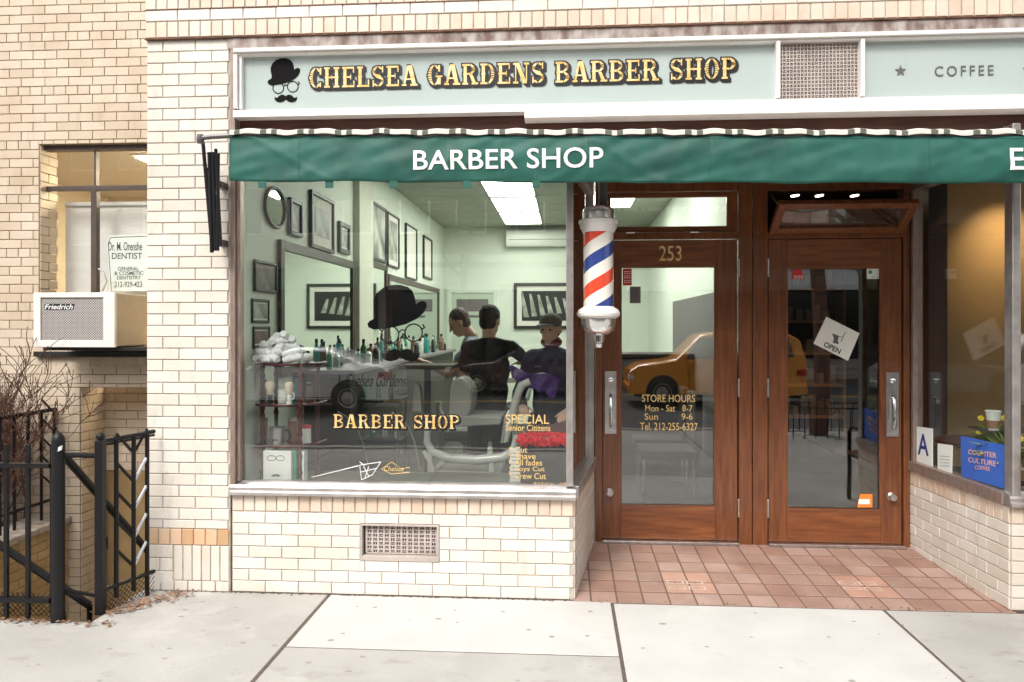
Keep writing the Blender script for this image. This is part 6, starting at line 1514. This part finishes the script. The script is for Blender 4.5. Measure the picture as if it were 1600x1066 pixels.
# opposite buildings
def row_house(x0_, x1_, h_, m_, label, ground):
    o_ = T('row_building', label, 'building', ((x0_ + x1_) / 2, -25, 0)); q = MB(); q.box(x0_, x1_, -35, -25, -.1, h_); q.build('wall', m_, o_)
    q = MB(); q.box(x0_, x1_, -25.0, -24.6, h_ - .5, h_ + .1); q.box(x0_, x1_, -25, -24.7, 4.1, 4.4); q.build('cornice', 'cream_wall', o_)
    q = MB(); nb_ = int((x1_ - x0_) / 2.2); st_ = (x1_ - x0_) / nb_
    for f in range(int((h_ - 5) / 3.3)):
        for i in range(nb_):
            c_ = x0_ + (i + .5) * st_; z_ = 5.2 + f * 3.3; fr_ = MB(); fr_.box(c_ - .6, c_ + .6, -25, -24.92, z_, z_ + 1.9); w_ = fr_.build('window', 'white_metal', o_)
            pn_ = MB(); pn_.box(c_ - .52, c_ + .52, -24.92, -24.9, z_ + .08, z_ + 1.82); pn_.build('pane', 'car_glass', w_)
    q.box(x0_ + .3, x1_ - .3, -25, -24.9, .3, 3.3); q.build('shop_window', 'car_glass', o_)
    q = MB(); q.prism([(x0_ + .4, -24.9, 3.9), (x0_ + .4, -23.7, 3.2), (x0_ + .4, -23.7, 3.0), (x0_ + .4, -24.9, 3.7)], (x1_ - x0_ - .8, 0, 0)); q.build('shop_awning', ground, o_)
row_house(-40, -18, 13, 'brown_wall', 'brown brick block farthest left across the street', 'cafe_wall')
row_house(-18, -7, 15, 'cream_wall', 'pale stone block across the street left of the middle', 'canvas')
row_house(-7, 2, 12, 'brown_wall', 'brown brick block across the street facing the display window', 'cream_wall')
row_house(2, 12, 14, 'cream_wall', 'pale stone block across the street facing the doors', 'white_paint')
row_house(12, 30, 13, 'brown_wall', 'brown brick block across the street facing the cafe', 'canvas')
# bench beside the cafe (mirrored in the right door)
BE = T('park_bench', 'dark wooden bench with iron arm beside the cafe wall, mirrored in the door', 'bench', (3.3, -.35, 0))
for x_ in (2.62, 4.24):
    q = MB(); q.tube([(x_, -.55, 0), (x_, -.55, .62), (x_, -.48, .68), (x_, -.2, .68)], .02, 8); q.tube([(x_, -.15, 0), (x_, -.12, .85)], .02, 8); q.tube([(x_, -.55, .42), (x_, -.14, .42)], .018, 8); q.build('arm', 'iron', BE, smooth=True)
q = MB()
for i in range(4): q.box(2.59, 4.29, -.55 + i * .105, -.46 + i * .105, .43, .455)
q.build('seat', 'wood_h', BE, bevel=.004)
q = MB()
for i in range(3): q.box(2.59, 4.29, -.13, -.105, .55 + i * .11, .64 + i * .11)
q.build('backrest', 'wood_h', BE, bevel=.004)
# tree guard and street tree near the kerb
TG = T('tree_guard', 'low black iron tree guard by the kerb, mirrored in the right door', 'fence', (3.6, -4.9, 0))
q = MB()
for xa, ya_, xb, yb_ in ((2.9, -4.4, 4.5, -4.4), (2.9, -5.2, 4.5, -5.2), (2.9, -4.4, 2.9, -5.2), (4.5, -4.4, 4.5, -5.2)):
    q.tube([(xa, ya_, .45), (xb, yb_, .45)], .012, 6); n_ = 10 if xa != xb else 5
    for i in range(n_ + 1): x_ = xa + (xb - xa) * i / n_; y_ = ya_ + (yb_ - ya_) * i / n_; q.tube([(x_, y_, 0), (x_, y_, .45)], .008, 5)
q.build('bars', 'iron', TG)
for x_ in (2.9, 4.5): q = MB(); q.lathe((x_, -4.4, 0), [(.03, 0), (.03, .52), (.035, .53), (.003, .58)], 10); q.build('post', 'iron', TG)
def tree(x_, y_, h_, label, seed):
    o_ = T('bare_tree', label, 'tree', (x_, y_, 0)); rn = random.Random(seed); q = MB(); b_ = MB()
    pts = [Vector((x_ + .05 * math.sin(i), y_, h_ * .45 * i / 5)) for i in range(6)]; q.tube(pts, [.14 - .012 * i for i in range(6)], 8)
    def g2(p, d, L_, r, lv):
        ps = [p]
        for i in range(4): d = (d + Vector((rn.uniform(-.2, .2), rn.uniform(-.2, .2), rn.uniform(-.05, .15)))).normalized(); p = p + d * L_ / 4; ps.append(p)
        b_.tube(ps, [r * (1 - .15 * i) for i in range(5)], 5)
        if lv < 4:
            for i in range(3): g2(rn.choice(ps[2:]), (d + Vector((rn.uniform(-1, 1), rn.uniform(-1, 1), rn.uniform(-.2, .7))) * .7).normalized(), L_ * .68, r * .55, lv + 1)
    for i in range(5): g2(pts[-1 - (i % 2)], Vector((rn.uniform(-.7, .7), rn.uniform(-.7, .7), 1)).normalized(), h_ * .28, .06, 0)
    q.build('trunk', 'bark', o_, smooth=True); b_.build('branches', 'bark', o_)
tree(3.7, -4.8, 8, 'leafless street tree growing inside the low tree guard', 5); tree(-3.5, -21.8, 9, 'leafless street tree on the far pavement opposite the display window', 9)
